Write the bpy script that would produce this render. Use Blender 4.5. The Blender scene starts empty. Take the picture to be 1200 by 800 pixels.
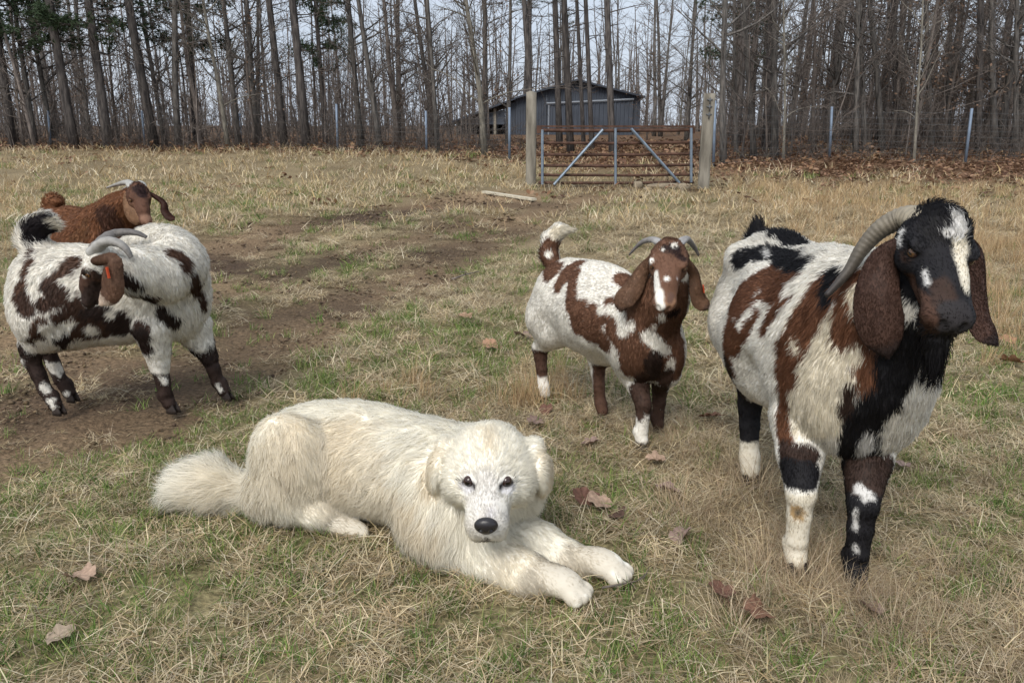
import bpy, math, random
import numpy as np
from math import radians as R, sin, cos, pi
from mathutils import Vector

scene = bpy.context.scene
COL = scene.collection
rng = np.random.default_rng(11)
random.seed(11)

# ------------------------------------------------------------------ camera
CAM_H = 1.2
PITCH = math.atan(255 / 900)
cam_d = bpy.data.cameras.new('camera')
cam_d.lens = 27.0
cam_d.sensor_width = 36.0
cam_d.clip_end = 600
cam = bpy.data.objects.new('camera', cam_d)
COL.objects.link(cam)
cam.location = (0, 0, CAM_H)
cam.rotation_euler = (R(90) - PITCH, 0, 0)
scene.camera = cam

# ------------------------------------------------------------------ sky, sun, exposure (overcast spring day)
SUN_EL, SUN_AZ = R(48), R(205)          # azimuth measured clockwise from +Y
world = bpy.data.worlds.new('World')
scene.world = world
world.use_nodes = True
wn, wl = world.node_tree.nodes, world.node_tree.links
wn.clear()
w_out = wn.new('ShaderNodeOutputWorld')
w_bg = wn.new('ShaderNodeBackground')
w_sky = wn.new('ShaderNodeTexSky')
w_sky.sky_type = 'NISHITA'
w_sky.sun_disc = False
w_sky.sun_elevation = SUN_EL
w_sky.sun_rotation = SUN_AZ
w_sky.dust_density = 3.0
w_sky.air_density = 1.0
# a closed cloud deck over the clear sky: greys the blue out, a little uneven
w_tc = wn.new('ShaderNodeTexCoord')
w_nz = wn.new('ShaderNodeTexNoise')
w_nz.inputs['Scale'].default_value = 2.2
w_nz.inputs['Detail'].default_value = 5
w_rp = wn.new('ShaderNodeValToRGB')
w_rp.color_ramp.elements[0].position = 0.3
w_rp.color_ramp.elements[0].color = (5.0, 5.7, 6.8, 1)
w_rp.color_ramp.elements[1].position = 0.7
w_rp.color_ramp.elements[1].color = (7.4, 8.0, 8.8, 1)
w_mx = wn.new('ShaderNodeMix')
w_mx.data_type = 'RGBA'
w_mx.inputs['Factor'].default_value = 0.85
wl.new(w_tc.outputs['Generated'], w_nz.inputs['Vector'])
wl.new(w_nz.outputs['Fac'], w_rp.inputs['Fac'])
wl.new(w_sky.outputs['Color'], w_mx.inputs['A'])
wl.new(w_rp.outputs['Color'], w_mx.inputs['B'])
wl.new(w_mx.outputs['Result'], w_bg.inputs['Color'])
w_bg.inputs['Strength'].default_value = 0.05
wl.new(w_bg.outputs['Background'], w_out.inputs['Surface'])

sun_d = bpy.data.lights.new('sun', 'SUN')
sun_d.energy = 1.15
sun_d.angle = R(32)
sun_d.color = (1.0, 0.95, 0.88)
sun = bpy.data.objects.new('sun', sun_d)
COL.objects.link(sun)
_sd = Vector((sin(SUN_AZ) * cos(SUN_EL), cos(SUN_AZ) * cos(SUN_EL), sin(SUN_EL)))
sun.rotation_euler = _sd.to_track_quat('Z', 'Y').to_euler()

scene.view_settings.view_transform = 'Standard'
scene.view_settings.look = 'None'
scene.view_settings.exposure = 1.36
scene.view_settings.gamma = 1.0
scene.render.engine = 'CYCLES'
scene.cycles.use_denoising = True
scene.cycles.max_bounces = 6
scene.cycles.diffuse_bounces = 4
scene.cycles.transparent_max_bounces = 8

# ------------------------------------------------------------------ helpers
def at(px, py, Y):
    """point of the place that the 1200x800 photograph shows at (px, py), Y metres away"""
    xc, yc = (px - 600) / 900.0, -(py - 400) / 900.0
    c, s = cos(PITCH), sin(PITCH)
    d = np.array([xc, c + yc * s, yc * c - s])
    t = Y / d[1]
    return np.array([0, 0, CAM_H]) + d * t

def gnd(px, py, z=0.0):
    xc, yc = (px - 600) / 900.0, -(py - 400) / 900.0
    c, s = cos(PITCH), sin(PITCH)
    d = np.array([xc, c + yc * s, yc * c - s])
    t = (z - CAM_H) / d[2]
    return np.array([0, 0, CAM_H]) + d * t

def proj(P):
    P = np.atleast_2d(P)
    c, s = cos(PITCH), sin(PITCH)
    q = P - np.array([0, 0, CAM_H])
    dep = q[:, 1] * c - q[:, 2] * s
    up = q[:, 1] * s + q[:, 2] * c
    return 600 + 900 * q[:, 0] / dep, 400 - 900 * up / dep, dep

def lin(r, g, b):
    v = np.array([r, g, b]) / 255.0
    return np.where(v <= 0.04045, v / 12.92, ((v + 0.055) / 1.055) ** 2.4)

def nrm(v):
    v = np.asarray(v, float)
    return v / np.maximum(np.linalg.norm(v, axis=-1, keepdims=True), 1e-9)

def _hash(ix, iy, iz, seed):
    h = (ix * 374761393 + iy * 668265263 + iz * 2147483647 + seed * 1274126177) & 0xFFFFFFFF
    h = ((h ^ (h >> 13)) * 1274126177) & 0xFFFFFFFF
    h = (h ^ (h >> 16)) & 0xFFFFFFFF
    return h.astype(np.float64) / 4294967295.0

def vnoise(P, scale, seed=0):
    """trilinear value noise, -1..1"""
    P = np.asarray(P, float) / scale
    i = np.floor(P).astype(np.int64)
    f = P - i
    f = f * f * (3 - 2 * f)
    out = 0
    for dx in (0, 1):
        for dy in (0, 1):
            for dz in (0, 1):
                w = (f[:, 0] if dx else 1 - f[:, 0]) * (f[:, 1] if dy else 1 - f[:, 1]) * (f[:, 2] if dz else 1 - f[:, 2])
                out = out + w * _hash(i[:, 0] + dx, i[:, 1] + dy, i[:, 2] + dz, seed)
    return out * 2 - 1

def fbm(P, scale, seed=0, octv=4):
    a, o, t = 1.0, 0, 0
    for k in range(octv):
        o = o + a * vnoise(P, scale, seed + k * 17)
        t += a
        a *= 0.55
        scale *= 0.5
    return o / t

def mesh_np(name, V, F, smooth=True):
    """mesh from arrays; F is an (n,3|4) array or a list of such arrays"""
    Fs = [f for f in (F if isinstance(F, list) else [F]) if len(f)]
    V = np.asarray(V, np.float32)
    me = bpy.data.meshes.new(name)
    me.vertices.add(len(V))
    me.vertices.foreach_set('co', V.ravel())
    idx = np.concatenate([np.asarray(f, np.int32).ravel() for f in Fs])
    cnt = np.concatenate([np.full(len(f), f.shape[1], np.int32) for f in [np.asarray(f) for f in Fs]])
    st = np.concatenate([[0], np.cumsum(cnt)[:-1]]).astype(np.int32)
    me.loops.add(len(idx))
    me.loops.foreach_set('vertex_index', idx)
    me.polygons.add(len(cnt))
    me.polygons.foreach_set('loop_start', st)
    me.polygons.foreach_set('loop_total', cnt)
    me.polygons.foreach_set('use_smooth', np.full(len(cnt), smooth))
    me.update(calc_edges=True)
    return me

def set_col(me, C, name='Col'):
    a = me.color_attributes.new(name, 'FLOAT_COLOR', 'POINT')
    C4 = np.ones((len(C), 4), np.float32)
    C4[:, :3] = C
    a.data.foreach_set('color', C4.ravel())

def set_normals(me, N):
    a = me.attributes.new('custom_normal', 'FLOAT_VECTOR', 'POINT')
    a.data.foreach_set('vector', np.asarray(N, np.float32).ravel())

def link(name, me, mat=None, parent=None):
    o = bpy.data.objects.new(name, me)
    COL.objects.link(o)
    if mat is not None and me is not None:
        if not me.materials:
            me.materials.append(mat)
    if parent is not None:
        o.parent = parent
        if parent.parent is None or True:
            o.matrix_parent_inverse = world_of(parent).inverted()
    return o

def world_of(o):
    from mathutils import Matrix
    m = Matrix.LocRotScale(o.location, o.rotation_euler, o.scale)
    if o.parent is not None:
        m = world_of(o.parent) @ o.matrix_parent_inverse @ m
    return m

def tag(o, label=None, cat=None, group=None, kind=None):
    if label: o['label'] = label
    if cat: o['category'] = cat
    if group: o['group'] = group
    if kind: o['kind'] = kind
    return o

def thing(name, loc, label, cat, group=None):
    o = bpy.data.objects.new(name, None)
    o.empty_display_size = 0.1
    COL.objects.link(o)
    o.location = tuple(float(v) for v in loc)
    return tag(o, label, cat, group)

def tube(path, rad, sides=8, cap=True, ell=None):
    """closed tapered tube along a path: arrays V, [quads, tris]"""
    P = np.asarray(path, float)
    n = len(P)
    rad = np.broadcast_to(np.asarray(rad, float), (n,))
    T = nrm(np.gradient(P, axis=0))
    ref = np.array([0.0, 0, 1]) if abs(T[0][2]) < 0.9 else np.array([1.0, 0, 0])
    U = nrm(np.cross(ref, T[0]))
    V, us = [], []
    for i in range(n):
        U = nrm(U - T[i] * np.dot(U, T[i]))
        W = np.cross(T[i], U)
        a = np.arange(sides) / sides * 2 * pi
        e = 1.0 if ell is None else ell
        V.append(P[i] + rad[i] * (np.cos(a)[:, None] * U + e * np.sin(a)[:, None] * W))
    V = np.concatenate(V)
    k = np.arange(sides)
    q = []
    for i in range(n - 1):
        a, b = i * sides, (i + 1) * sides
        q.append(np.stack([a + k, a + (k + 1) % sides, b + (k + 1) % sides, b + k], 1))
    q = np.concatenate(q)
    t = np.zeros((0, 3), int)
    if cap:
        V = np.concatenate([V, P[:1], P[-1:]])
        c0, c1 = n * sides, n * sides + 1
        t = np.concatenate([np.stack([np.full(sides, c0), (k + 1) % sides, k], 1),
                            np.stack([np.full(sides, c1), (n - 1) * sides + k, (n - 1) * sides + (k + 1) % sides], 1)])
    return V, q, t

class Bag:
    """collects pieces that make up ONE part"""
    def __init__(s): s.V, s.Q, s.T, s.C, s.n, s.later = [], [], [], [], 0, {}
    def add(s, V, q=None, t=None, col=None):
        if q is not None and len(q): s.Q.append(np.asarray(q) + s.n)
        if t is not None and len(t): s.T.append(np.asarray(t) + s.n)
        s.V.append(np.asarray(V, float)); s.n += len(V)
        if col is not None: s.C.append(np.broadcast_to(np.asarray(col, float), (len(V), 3)))
    def stick(s, path, rad, sides=3, col=None):
        """thin uncapped tapered tube, built in one go with all others of its shape"""
        P = np.asarray(path, float)
        s.later.setdefault((len(P), sides), []).append((P, np.broadcast_to(np.asarray(rad, float), (len(P),)), col))
    def flush(s):
        for (n, k), L in s.later.items():
            P = np.stack([a[0] for a in L]); r = np.stack([a[1] for a in L]); m = len(L)
            T = nrm(np.gradient(P, axis=1)); mz = np.abs(T.mean(1)[:, 2:3]) < .85
            ref = np.where(mz, np.array([[0, 0, 1.0]]), np.array([[1.0, 0, 0]]))[:, None, :]
            U_ = nrm(np.cross(np.broadcast_to(ref, T.shape), T)); W = np.cross(T, U_)
            a = np.arange(k) / k * 2 * pi
            V = P[:, :, None, :] + r[:, :, None, None] * (np.cos(a)[None, None, :, None] * U_[:, :, None, :] + np.sin(a)[None, None, :, None] * W[:, :, None, :])
            j = np.arange(k); q = np.concatenate([np.stack([i * k + j, i * k + (j + 1) % k, (i + 1) * k + (j + 1) % k, (i + 1) * k + j], 1) for i in range(n - 1)])
            q = (np.arange(m)[:, None, None] * (n * k) + q[None]).reshape(-1, 4)
            s.add(V.reshape(-1, 3), q)
            if L[0][2] is not None: s.C.append(np.repeat(np.stack([np.asarray(a[2], float) for a in L]), n * k, 0))
        s.later = {}
    def tube(s, path, rad, sides=6, col=None, **k):
        V, q, t = tube(path, rad, sides, **k); s.add(V, q, t, col)
    def box(s, c, size, rot=None, col=None):
        c = np.asarray(c, float); h = np.asarray(size, float) / 2
        v = np.array([[x, y, z] for x in (-1, 1) for y in (-1, 1) for z in (-1, 1)], float) * h
        if rot is not None: v = v @ np.asarray(rot).T
        q = [[0, 1, 3, 2], [4, 6, 7, 5], [0, 4, 5, 1], [2, 3, 7, 6], [0, 2, 6, 4], [1, 5, 7, 3]]
        s.add(v + c, np.array(q), None, col)
    def mesh(s, name, smooth=True):
        s.flush(); F = []
        if s.Q: F.append(np.concatenate(s.Q))
        if s.T: F.append(np.concatenate(s.T))
        me = mesh_np(name, np.concatenate(s.V), F, smooth)
        if s.C: set_col(me, np.concatenate(s.C))
        return me

# ------------------------------------------------------------------ materials
def principled(name, color=None, rough=0.8, spec=0.3, attr=None, vary=None, bump=None, metallic=0.0, sheen=0.0):
    """procedural material; attr: colour attribute; vary=(scale, dark, light) noise factor; bump=(scale, strength, dist)"""
    m = bpy.data.materials.new(name)
    m.use_nodes = True
    nt = m.node_tree
    b = nt.nodes['Principled BSDF']
    b.inputs['Roughness'].default_value = rough
    b.inputs['Specular IOR Level'].default_value = spec
    b.inputs['Metallic'].default_value = metallic
    if sheen: b.inputs['Sheen Weight'].default_value = sheen
    src = None
    if attr:
        a = nt.nodes.new('ShaderNodeVertexColor'); a.layer_name = attr
        src = a.outputs['Color']
    if color is not None:
        b.inputs['Base Color'].default_value = (*[float(c) for c in color], 1)
    tc = nt.nodes.new('ShaderNodeTexCoord')
    if vary:
        nz = nt.nodes.new('ShaderNodeTexNoise')
        nz.inputs['Scale'].default_value = vary[0]
        nz.inputs['Detail'].default_value = 6
        nt.links.new(tc.outputs['Object'], nz.inputs['Vector'])
        mr = nt.nodes.new('ShaderNodeMapRange')
        mr.inputs['From Min'].default_value = 0.3
        mr.inputs['From Max'].default_value = 0.7
        mr.inputs['To Min'].default_value = vary[1]
        mr.inputs['To Max'].default_value = vary[2]
        nt.links.new(nz.outputs['Fac'], mr.inputs['Value'])
        mx = nt.nodes.new('ShaderNodeVectorMath'); mx.operation = 'SCALE'
        if src is not None: nt.links.new(src, mx.inputs[0])
        else: mx.inputs[0].default_value = tuple(float(c) for c in color)
        nt.links.new(mr.outputs['Result'], mx.inputs['Scale'])
        src = mx.outputs['Vector']
    if src is not None: nt.links.new(src, b.inputs['Base Color'])
    if bump:
        n2 = nt.nodes.new('ShaderNodeTexNoise')
        n2.inputs['Scale'].default_value = bump[0]; n2.inputs['Detail'].default_value = 8
        nt.links.new(tc.outputs['Object'], n2.inputs['Vector'])
        bp = nt.nodes.new('ShaderNodeBump')
        bp.inputs['Strength'].default_value = bump[1]; bp.inputs['Distance'].default_value = bump[2]
        nt.links.new(n2.outputs['Fac'], bp.inputs['Height'])
        nt.links.new(bp.outputs['Normal'], b.inputs['Normal'])
    return m
# ================================================================== ground, bare tracks, grass
def terr(x, y):
    """height of the ground: level pasture rising gently to the wood"""
    x = np.asarray(x, float); y = np.asarray(y, float)
    t = np.clip((y - 11.0) / 15.0, 0, 1)
    z = 0.42 * t * t * (3 - 2 * t)
    P = np.stack([np.ravel(x), np.ravel(y), np.zeros(np.size(x))], 1)
    far = np.clip((np.ravel(y) - 4) / 8, 0, 1)
    z = np.ravel(z) + (0.008 + 0.05 * far) * fbm(P, 2.6, 3, 3) * (1 + np.clip(np.ravel(y) / 40, 0, 2)) - 0.035 * bare(np.ravel(x), np.ravel(y))
    return z.reshape(np.shape(x))

def gt(px, py):
    z = 0.0
    for _ in range(12):
        p = gnd(px, py, z); z = 0.5 * z + 0.5 * float(terr(p[0], p[1]))
    return gnd(px, py, z)

_tracks = [  # (photo points on the ground, half width in m, strength)
    ([(640, 232), (560, 236), (470, 246), (400, 258), (330, 268), (262, 292), (200, 330)], .50, 1.0),
    ([(200, 330), (120, 380), (60, 410), (-60, 450)], .5, .95),
    ([(560, 258), (450, 284), (380, 308), (300, 332), (235, 352)], .30, .9),
    ([(700, 232), (640, 244), (560, 280), (500, 312), (440, 344), (360, 366), (300, 400), (230, 440), (150, 490), (60, 515), (-80, 548)], .40, .95),
    ([(120, 440), (40, 480), (-80, 500)], .55, 1.0),
    ([(560, 232), (600, 240)], .5, 1.0),
    ([(640, 222), (820, 226)], .35, .7),
]
_trackP = [([gnd(*p)[:2] for p in pts], w, s) for pts, w, s in _tracks]
_bare_ready = True

def bare(x, y):
    """0..1: how bare the soil is (hoof and wheel tracks)"""
    X = np.stack([np.ravel(x), np.ravel(y)], 1).astype(float)
    P3 = np.concatenate([X, np.zeros((len(X), 1))], 1)
    nz = fbm(P3, 0.8, 41, 4) * 0.75 + 0.35 * vnoise(P3, 0.12, 44)
    out = np.zeros(len(X))
    for P, w, s in _trackP:
        d = np.full(len(X), 99.0)
        for a, b in zip(P[:-1], P[1:]):
            ab = b - a; t = np.clip(((X - a) @ ab) / (ab @ ab), 0, 1)
            d = np.minimum(d, np.linalg.norm(X - a - t[:, None] * ab, axis=1))
        ww = w * (1 + 0.05 * np.clip(X[:, 1] - 5, 0, 10))
        out = np.maximum(out, s * np.clip(1.5 - d / ww + nz * 0.9, 0, 1))
    return out.reshape(np.shape(x))

def litter(x, y):
    """0..1: fallen leaves, thick along the wood's edge"""
    x = np.asarray(x, float); y = np.asarray(y, float)
    P = np.stack([np.ravel(x), np.ravel(y), np.zeros(np.size(x))], 1)
    edge = np.interp(np.ravel(x), [-20, -3, 3, 12], [22.5, 21.0, 14.8, 12.6])
    v = np.clip((np.ravel(y) - edge) / 5 + 0.45 * fbm(P, 1.6, 77, 3), 0, 1)
    return v.reshape(np.shape(x))

def green(x, y):
    """0..1: fresh green share of the sward"""
    x = np.asarray(x, float); y = np.asarray(y, float)
    P = np.stack([np.ravel(x), np.ravel(y), np.zeros(np.size(x))], 1)
    v = 0.62 + 1.1 * fbm(P, 0.75, 91, 3)
    X = P[:, :2]
    for px, py, r, s in ((470, 410, .7, .45), (560, 390, .6, .3), (330, 540, .35, .4), (200, 640, .4, .35), (60, 620, .5, .3), (150, 740, .4, .3), (640, 770, .3, .2), (330, 470, .4, .3), (560, 560, .5, .2),
                         (1000, 620, .6, -.35), (860, 540, .5, -.35), (1120, 740, .5, -.25), (900, 260, 3, -.6), (1100, 260, 3, -.6), (300, 225, 3, .25), (100, 230, 4, .15), (450, 760, .3, -.1), (260, 700, .3, -.15)):
        c = gnd(px, py)[:2]
        v = v + s * np.exp(-((X - c) ** 2).sum(1) / (r * r))
    v = v * np.clip(1.25 - np.ravel(y) / 16, 0.12, 1)
    return np.clip(v, 0, 1).reshape(np.shape(x))

SOIL, SOIL2, THATCH, LEAFB, MOSS = lin(146, 124, 98), lin(82, 68, 56), lin(150, 134, 106), lin(116, 92, 72), lin(112, 112, 74)

def build_ground():
    ys = np.concatenate([np.arange(-6, 1, .5), np.arange(1, 9, .06), np.arange(9, 30, .22), np.arange(30, 62, 1.2), np.array([65, 72, 85, 110, 150, 220, 320])])
    us = np.linspace(-1, 1, 221)
    Yg, U = np.meshgrid(ys, us, indexing='ij')
    Xg = U * (np.clip(Yg, 1, None) * 1.05 + 5.0)
    Zg = terr(Xg, Yg)
    P = np.stack([Xg.ravel(), Yg.ravel(), np.zeros(Xg.size)], 1)
    near = (Yg.ravel() < 12)
    rough = fbm(P, .11, 5, 3) * (0.010 + 0.028 * bare(P[:, 0], P[:, 1]))
    Z = Zg.ravel() + np.where(near, rough, rough * 1.5)
    V = np.stack([Xg.ravel(), Yg.ravel(), Z], 1)
    ny, nx = len(ys), len(us)
    i = (np.arange(ny - 1)[:, None] * nx + np.arange(nx - 1)[None]).ravel()
    Q = np.stack([i, i + 1, i + nx + 1, i + nx], 1)
    me = mesh_np('ground', V, Q)
    b = bare(P[:, 0], P[:, 1])[:, None]; l = litter(P[:, 0], P[:, 1])[:, None]; g = green(P[:, 0], P[:, 1])[:, None]
    n1 = fbm(P, .5, 61, 4)[:, None]; n2 = fbm(P, 1.7, 63, 3)[:, None]
    th = THATCH * (0.78 + 0.25 * n1) * (1 - .45 * g) + MOSS * .45 * g
    so = SOIL + (SOIL2 - SOIL) * np.clip(.5 + 1.2 * n2, 0, 1)
    C = th * (1 - b) + so * b
    C = C * (1 - l) + LEAFB * (0.8 + .3 * n1) * l
    set_col(me, np.clip(C, .01, 1))
    m = principled('pasture_soil', attr='Col', rough=.95, spec=.1, vary=(60, .5, 1.35), bump=(34, 1.0, .025))
    tag(link('ground', me, m), kind='structure')

build_ground()

# ---- blades -------------------------------------------------------------------
def blade(bag, root, az, length, width, rise, droop, col, twist=0.0, segs=3):
    """one bent blade: a tapering folded strip"""
    d = np.array([cos(az), sin(az), 0]); s = np.array([-sin(az + twist), cos(az + twist), 0.0])
    p = np.array(root, float); V = []; el = rise
    for k in range(segs + 1):
        w = width * (1 - (k / segs) ** 1.7) * .5
        if k < segs: V += [p - s * w, p + s * w]
        else: V += [p]
        p = p + (d * cos(el) + np.array([0, 0, sin(el)])) * length / segs
        if p[2] < .004: p[2] = .004 + random.random() * .006
        el -= droop / segs
    q = [[2 * k, 2 * k + 1, 2 * k + 3, 2 * k + 2] for k in range(segs - 1)]
    t = [[2 * segs - 2, 2 * segs - 1, 2 * segs]]
    bag.add(V, np.array(q), np.array(t), col)

def grass_mat(name):
    m = principled(name, attr='Col', rough=.75, spec=.2)
    nt = m.node_tree; b = nt.nodes['Principled BSDF']; o = nt.nodes['Material Output']
    a = [n for n in nt.nodes if n.type == 'VERTEX_COLOR'][0]
    oi = nt.nodes.new('ShaderNodeObjectInfo')
    mr = nt.nodes.new('ShaderNodeMapRange'); mr.inputs['To Min'].default_value = .72; mr.inputs['To Max'].default_value = 1.2
    nt.links.new(oi.outputs['Random'], mr.inputs['Value'])
    sc = nt.nodes.new('ShaderNodeVectorMath'); sc.operation = 'SCALE'
    nt.links.new(a.outputs['Color'], sc.inputs[0]); nt.links.new(mr.outputs['Result'], sc.inputs['Scale'])
    nt.links.new(sc.outputs['Vector'], b.inputs['Base Color'])
    t = nt.nodes.new('ShaderNodeBsdfTranslucent'); nt.links.new(sc.outputs['Vector'], t.inputs['Color'])
    mx = nt.nodes.new('ShaderNodeMixShader'); mx.inputs[0].default_value = .25
    nt.links.new(b.outputs[0], mx.inputs[1]); nt.links.new(t.outputs[0], mx.inputs[2]); nt.links.new(mx.outputs[0], o.inputs['Surface'])
    return m
MAT_GRASS = grass_mat('grass_blades')

def vcol(c, j=.16):
    return np.clip(np.asarray(c) * random.uniform(1 - j, 1 + j) * np.array([random.uniform(.95, 1.05), 1, random.uniform(.9, 1.1)]), .005, 1)

STRAWS = [lin(200, 184, 150), lin(184, 166, 130), lin(214, 200, 170), lin(160, 140, 108), lin(178, 164, 138)]
GREENS = [lin(106, 130, 62), lin(92, 118, 58), lin(128, 144, 78), lin(84, 108, 56), lin(144, 152, 94)]
TANS = [lin(196, 172, 134), lin(182, 154, 116), lin(206, 184, 148), lin(166, 138, 104)]
GREYS = [lin(188, 170, 142), lin(172, 152, 126), lin(200, 184, 156), lin(152, 132, 106)]

def clump(kind, seed):
    random.seed(seed); B = Bag()
    U = random.uniform
    if kind == 'straw':
        for _ in range(46):
            a = U(0, 2 * pi); r = .085 * math.sqrt(random.random())
            blade(B, (r * cos(a), r * sin(a), U(0, .02)), U(0, 2 * pi), U(.05, .14), U(.0018, .0036), U(.02, .6), U(.2, 1.3), vcol(random.choice(STRAWS), .25), U(-.5, .5))
        for _ in range(60):   # broken bits lying in the thatch
            a = U(0, 2 * pi); r = .10 * math.sqrt(random.random())
            blade(B, (r * cos(a), r * sin(a), U(.002, .012)), U(0, 2 * pi), U(.015, .05), U(.0018, .0045), U(0, .25), U(0, .5), vcol(random.choice(STRAWS[1:] + [lin(120, 102, 78), lin(104, 90, 70)]), .3), U(-.5, .5), segs=2)
    elif kind == 'green':
        for _ in range(28):
            a = U(0, 2 * pi); r = .05 * math.sqrt(random.random())
            blade(B, (r * cos(a), r * sin(a), 0), U(0, 2 * pi), U(.035, .085), U(.0022, .0042), U(.6, 1.4), U(.2, 1.2), vcol(random.choice(GREENS)), U(-.5, .5))
        for _ in range(5):
            blade(B, (U(-.04, .04), U(-.04, .04), 0), U(0, 2 * pi), U(.05, .1), .003, U(.2, .9), U(.3, 1.2), vcol(random.choice(STRAWS)))
    elif kind == 'tan':
        for _ in range(26):
            a = U(0, 2 * pi); r = .07 * math.sqrt(random.random())
            blade(B, (r * cos(a), r * sin(a), 0), a + U(-.8, .8), U(.10, .26), U(.0022, .004), U(1.0, 1.5), U(.0, .8), vcol(random.choice(TANS)), U(-.5, .5))
    elif kind == 'fine':
        for _ in range(60):
            a = U(0, 2 * pi); r = .06 * math.sqrt(random.random())
            blade(B, (r * cos(a), r * sin(a), 0), a + U(-1.2, 1.2), U(.08, .20), U(.0012, .0022), U(.5, 1.45), U(.2, 1.6), vcol(random.choice(GREYS)), U(-.5, .5), segs=4)
    elif kind == 'tuft':   # coarse pieces for the far pasture
        for _ in range(16):
            a = U(0, 2 * pi); r = .12 * math.sqrt(random.random())
            blade(B, (r * cos(a), r * sin(a), 0), U(0, 2 * pi), U(.07, .16), U(.006, .011), U(.2, 1.1), U(.2, 1.0), vcol(random.choice(STRAWS + TANS[:2])), U(-.5, .5), segs=2)
    elif kind == 'crumb':   # clods and trampled straw on the bare tracks
        for _ in range(14):
            c = np.array([U(-.14, .14), U(-.14, .14), 0]); r_ = U(.005, .02)
            v = np.array([[1, 0, 0], [.3, .9, .1], [-.8, .6, 0], [-.8, -.6, 0], [.3, -.9, .1], [0, 0, .8], [.2, .1, -.6]]) * r_ * np.array([[U(.7, 1.3), U(.7, 1.3), U(.5, 1)]])
            t = [[k, (k + 1) % 5, 5] for k in range(5)] + [[(k + 1) % 5, k, 6] for k in range(5)]
            B.add(v + c, None, np.array(t), vcol(random.choice([lin(112, 94, 76), lin(92, 76, 62), lin(130, 112, 90)])))
        for _ in range(9):
            blade(B, (U(-.13, .13), U(-.13, .13), .003), U(0, 2 * pi), U(.03, .09), U(.002, .004), U(.0, .2), U(.1, .5), vcol(random.choice(STRAWS)), U(-.5, .5))
    elif kind == 'leaf':
        for _ in range(12):
            x, y = U(-.17, .17), U(-.14, .14); a = U(0, 2 * pi); s = U(.025, .045); tl = U(-.5, .5); t2 = U(-.35, .35)
            X = np.array([cos(a), sin(a), tl * .5]); Yv = np.array([-sin(a), cos(a), t2 * .6])
            c = np.array([x, y, U(.008, .025)])
            pr = [(-1, 0, 0), (-.4, .5, .15), (.35, .55, .2), (1, 0, .1), (.35, -.5, .25), (-.4, -.55, .1), (0, 0, -.12)]
            V = [c + s * (X * u + Yv * v + np.array([0, 0, w])) for u, v, w in pr]
            t = np.array([[6, k, (k + 1) % 6] for k in range(6)])
            B.add(V, None, t, vcol(random.choice([lin(142, 112, 88), lin(122, 94, 74), lin(160, 130, 104), lin(108, 82, 66), lin(150, 122, 98)])))
    return B.mesh('clump_' + kind)

def scatter(name, label, cat, kind, P, S, n_var=6, seed=0, tilt=.12):
    """one object: points carrying clumps of blades"""
    g = np.random.default_rng(seed)
    coll = bpy.data.collections.new('clumps_' + name)
    for k in range(n_var):
        me = clump(kind, seed * 50 + k); me.materials.append(MAT_GRASS)
        coll.objects.link(bpy.data.objects.new('%s_clump_%02d' % (name, k), me))
    me = bpy.data.meshes.new(name); me.vertices.add(len(P)); me.vertices.foreach_set('co', np.asarray(P, np.float32).ravel())
    n = len(P)
    rot = np.stack([g.normal(0, tilt, n), g.normal(0, tilt, n), g.uniform(0, 6.283, n)], 1).astype(np.float32)
    a = me.attributes.new('rot', 'FLOAT_VECTOR', 'POINT'); a.data.foreach_set('vector', rot.ravel())
    a = me.attributes.new('scl', 'FLOAT', 'POINT'); a.data.foreach_set('value', np.asarray(S, np.float32))
    a = me.attributes.new('idx', 'INT', 'POINT'); a.data.foreach_set('value', g.integers(0, n_var, n).astype(np.int32))
    o = link(name, me)
    tag(o, label, cat, kind='stuff')
    ng = bpy.data.node_groups.new('scatter_' + name, 'GeometryNodeTree')
    ng.interface.new_socket('Geometry', in_out='INPUT', socket_type='NodeSocketGeometry')
    ng.interface.new_socket('Geometry', in_out='OUTPUT', socket_type='NodeSocketGeometry')
    N = ng.nodes; L = ng.links
    gi, go = N.new('NodeGroupInput'), N.new('NodeGroupOutput')
    ci = N.new('GeometryNodeCollectionInfo'); ci.inputs['Collection'].default_value = coll
    ci.inputs['Separate Children'].default_value = True; ci.inputs['Reset Children'].default_value = True
    ip = N.new('GeometryNodeInstanceOnPoints'); ip.inputs['Pick Instance'].default_value = True
    def na(nm, ty):
        q = N.new('GeometryNodeInputNamedAttribute'); q.data_type = ty; q.inputs['Name'].default_value = nm
        return q.outputs['Attribute']
    L.new(gi.outputs[0], ip.inputs['Points']); L.new(ci.outputs[0], ip.inputs['Instance'])
    L.new(na('idx', 'INT'), ip.inputs['Instance Index'])
    e2r = N.new('FunctionNodeEulerToRotation'); L.new(na('rot', 'FLOAT_VECTOR'), e2r.inputs[0]); L.new(e2r.outputs[0], ip.inputs['Rotation'])
    L.new(na('scl', 'FLOAT'), ip.inputs['Scale'])
    L.new(ip.outputs[0], go.inputs[0])
    md = o.modifiers.new('scatter', 'NODES'); md.node_group = ng
    return o

def field(y0, y1, per_m2, seed):
    g = np.random.default_rng(seed)
    hw = lambda y: .76 * y + 1.3
    area = (y1 - y0) * (hw(y0) + hw(y1))
    n = int(area * per_m2)
    y = g.uniform(y0, y1, n * 2); x = g.uniform(-1, 1, n * 2) * hw(y1)
    k = np.abs(x) < hw(y)
    x, y = x[k][:n], y[k][:n]
    return x, y, g.random(len(x))

def pts(x, y, dz=0.0): return np.stack([x, y, terr(x, y) + dz], 1)

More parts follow.
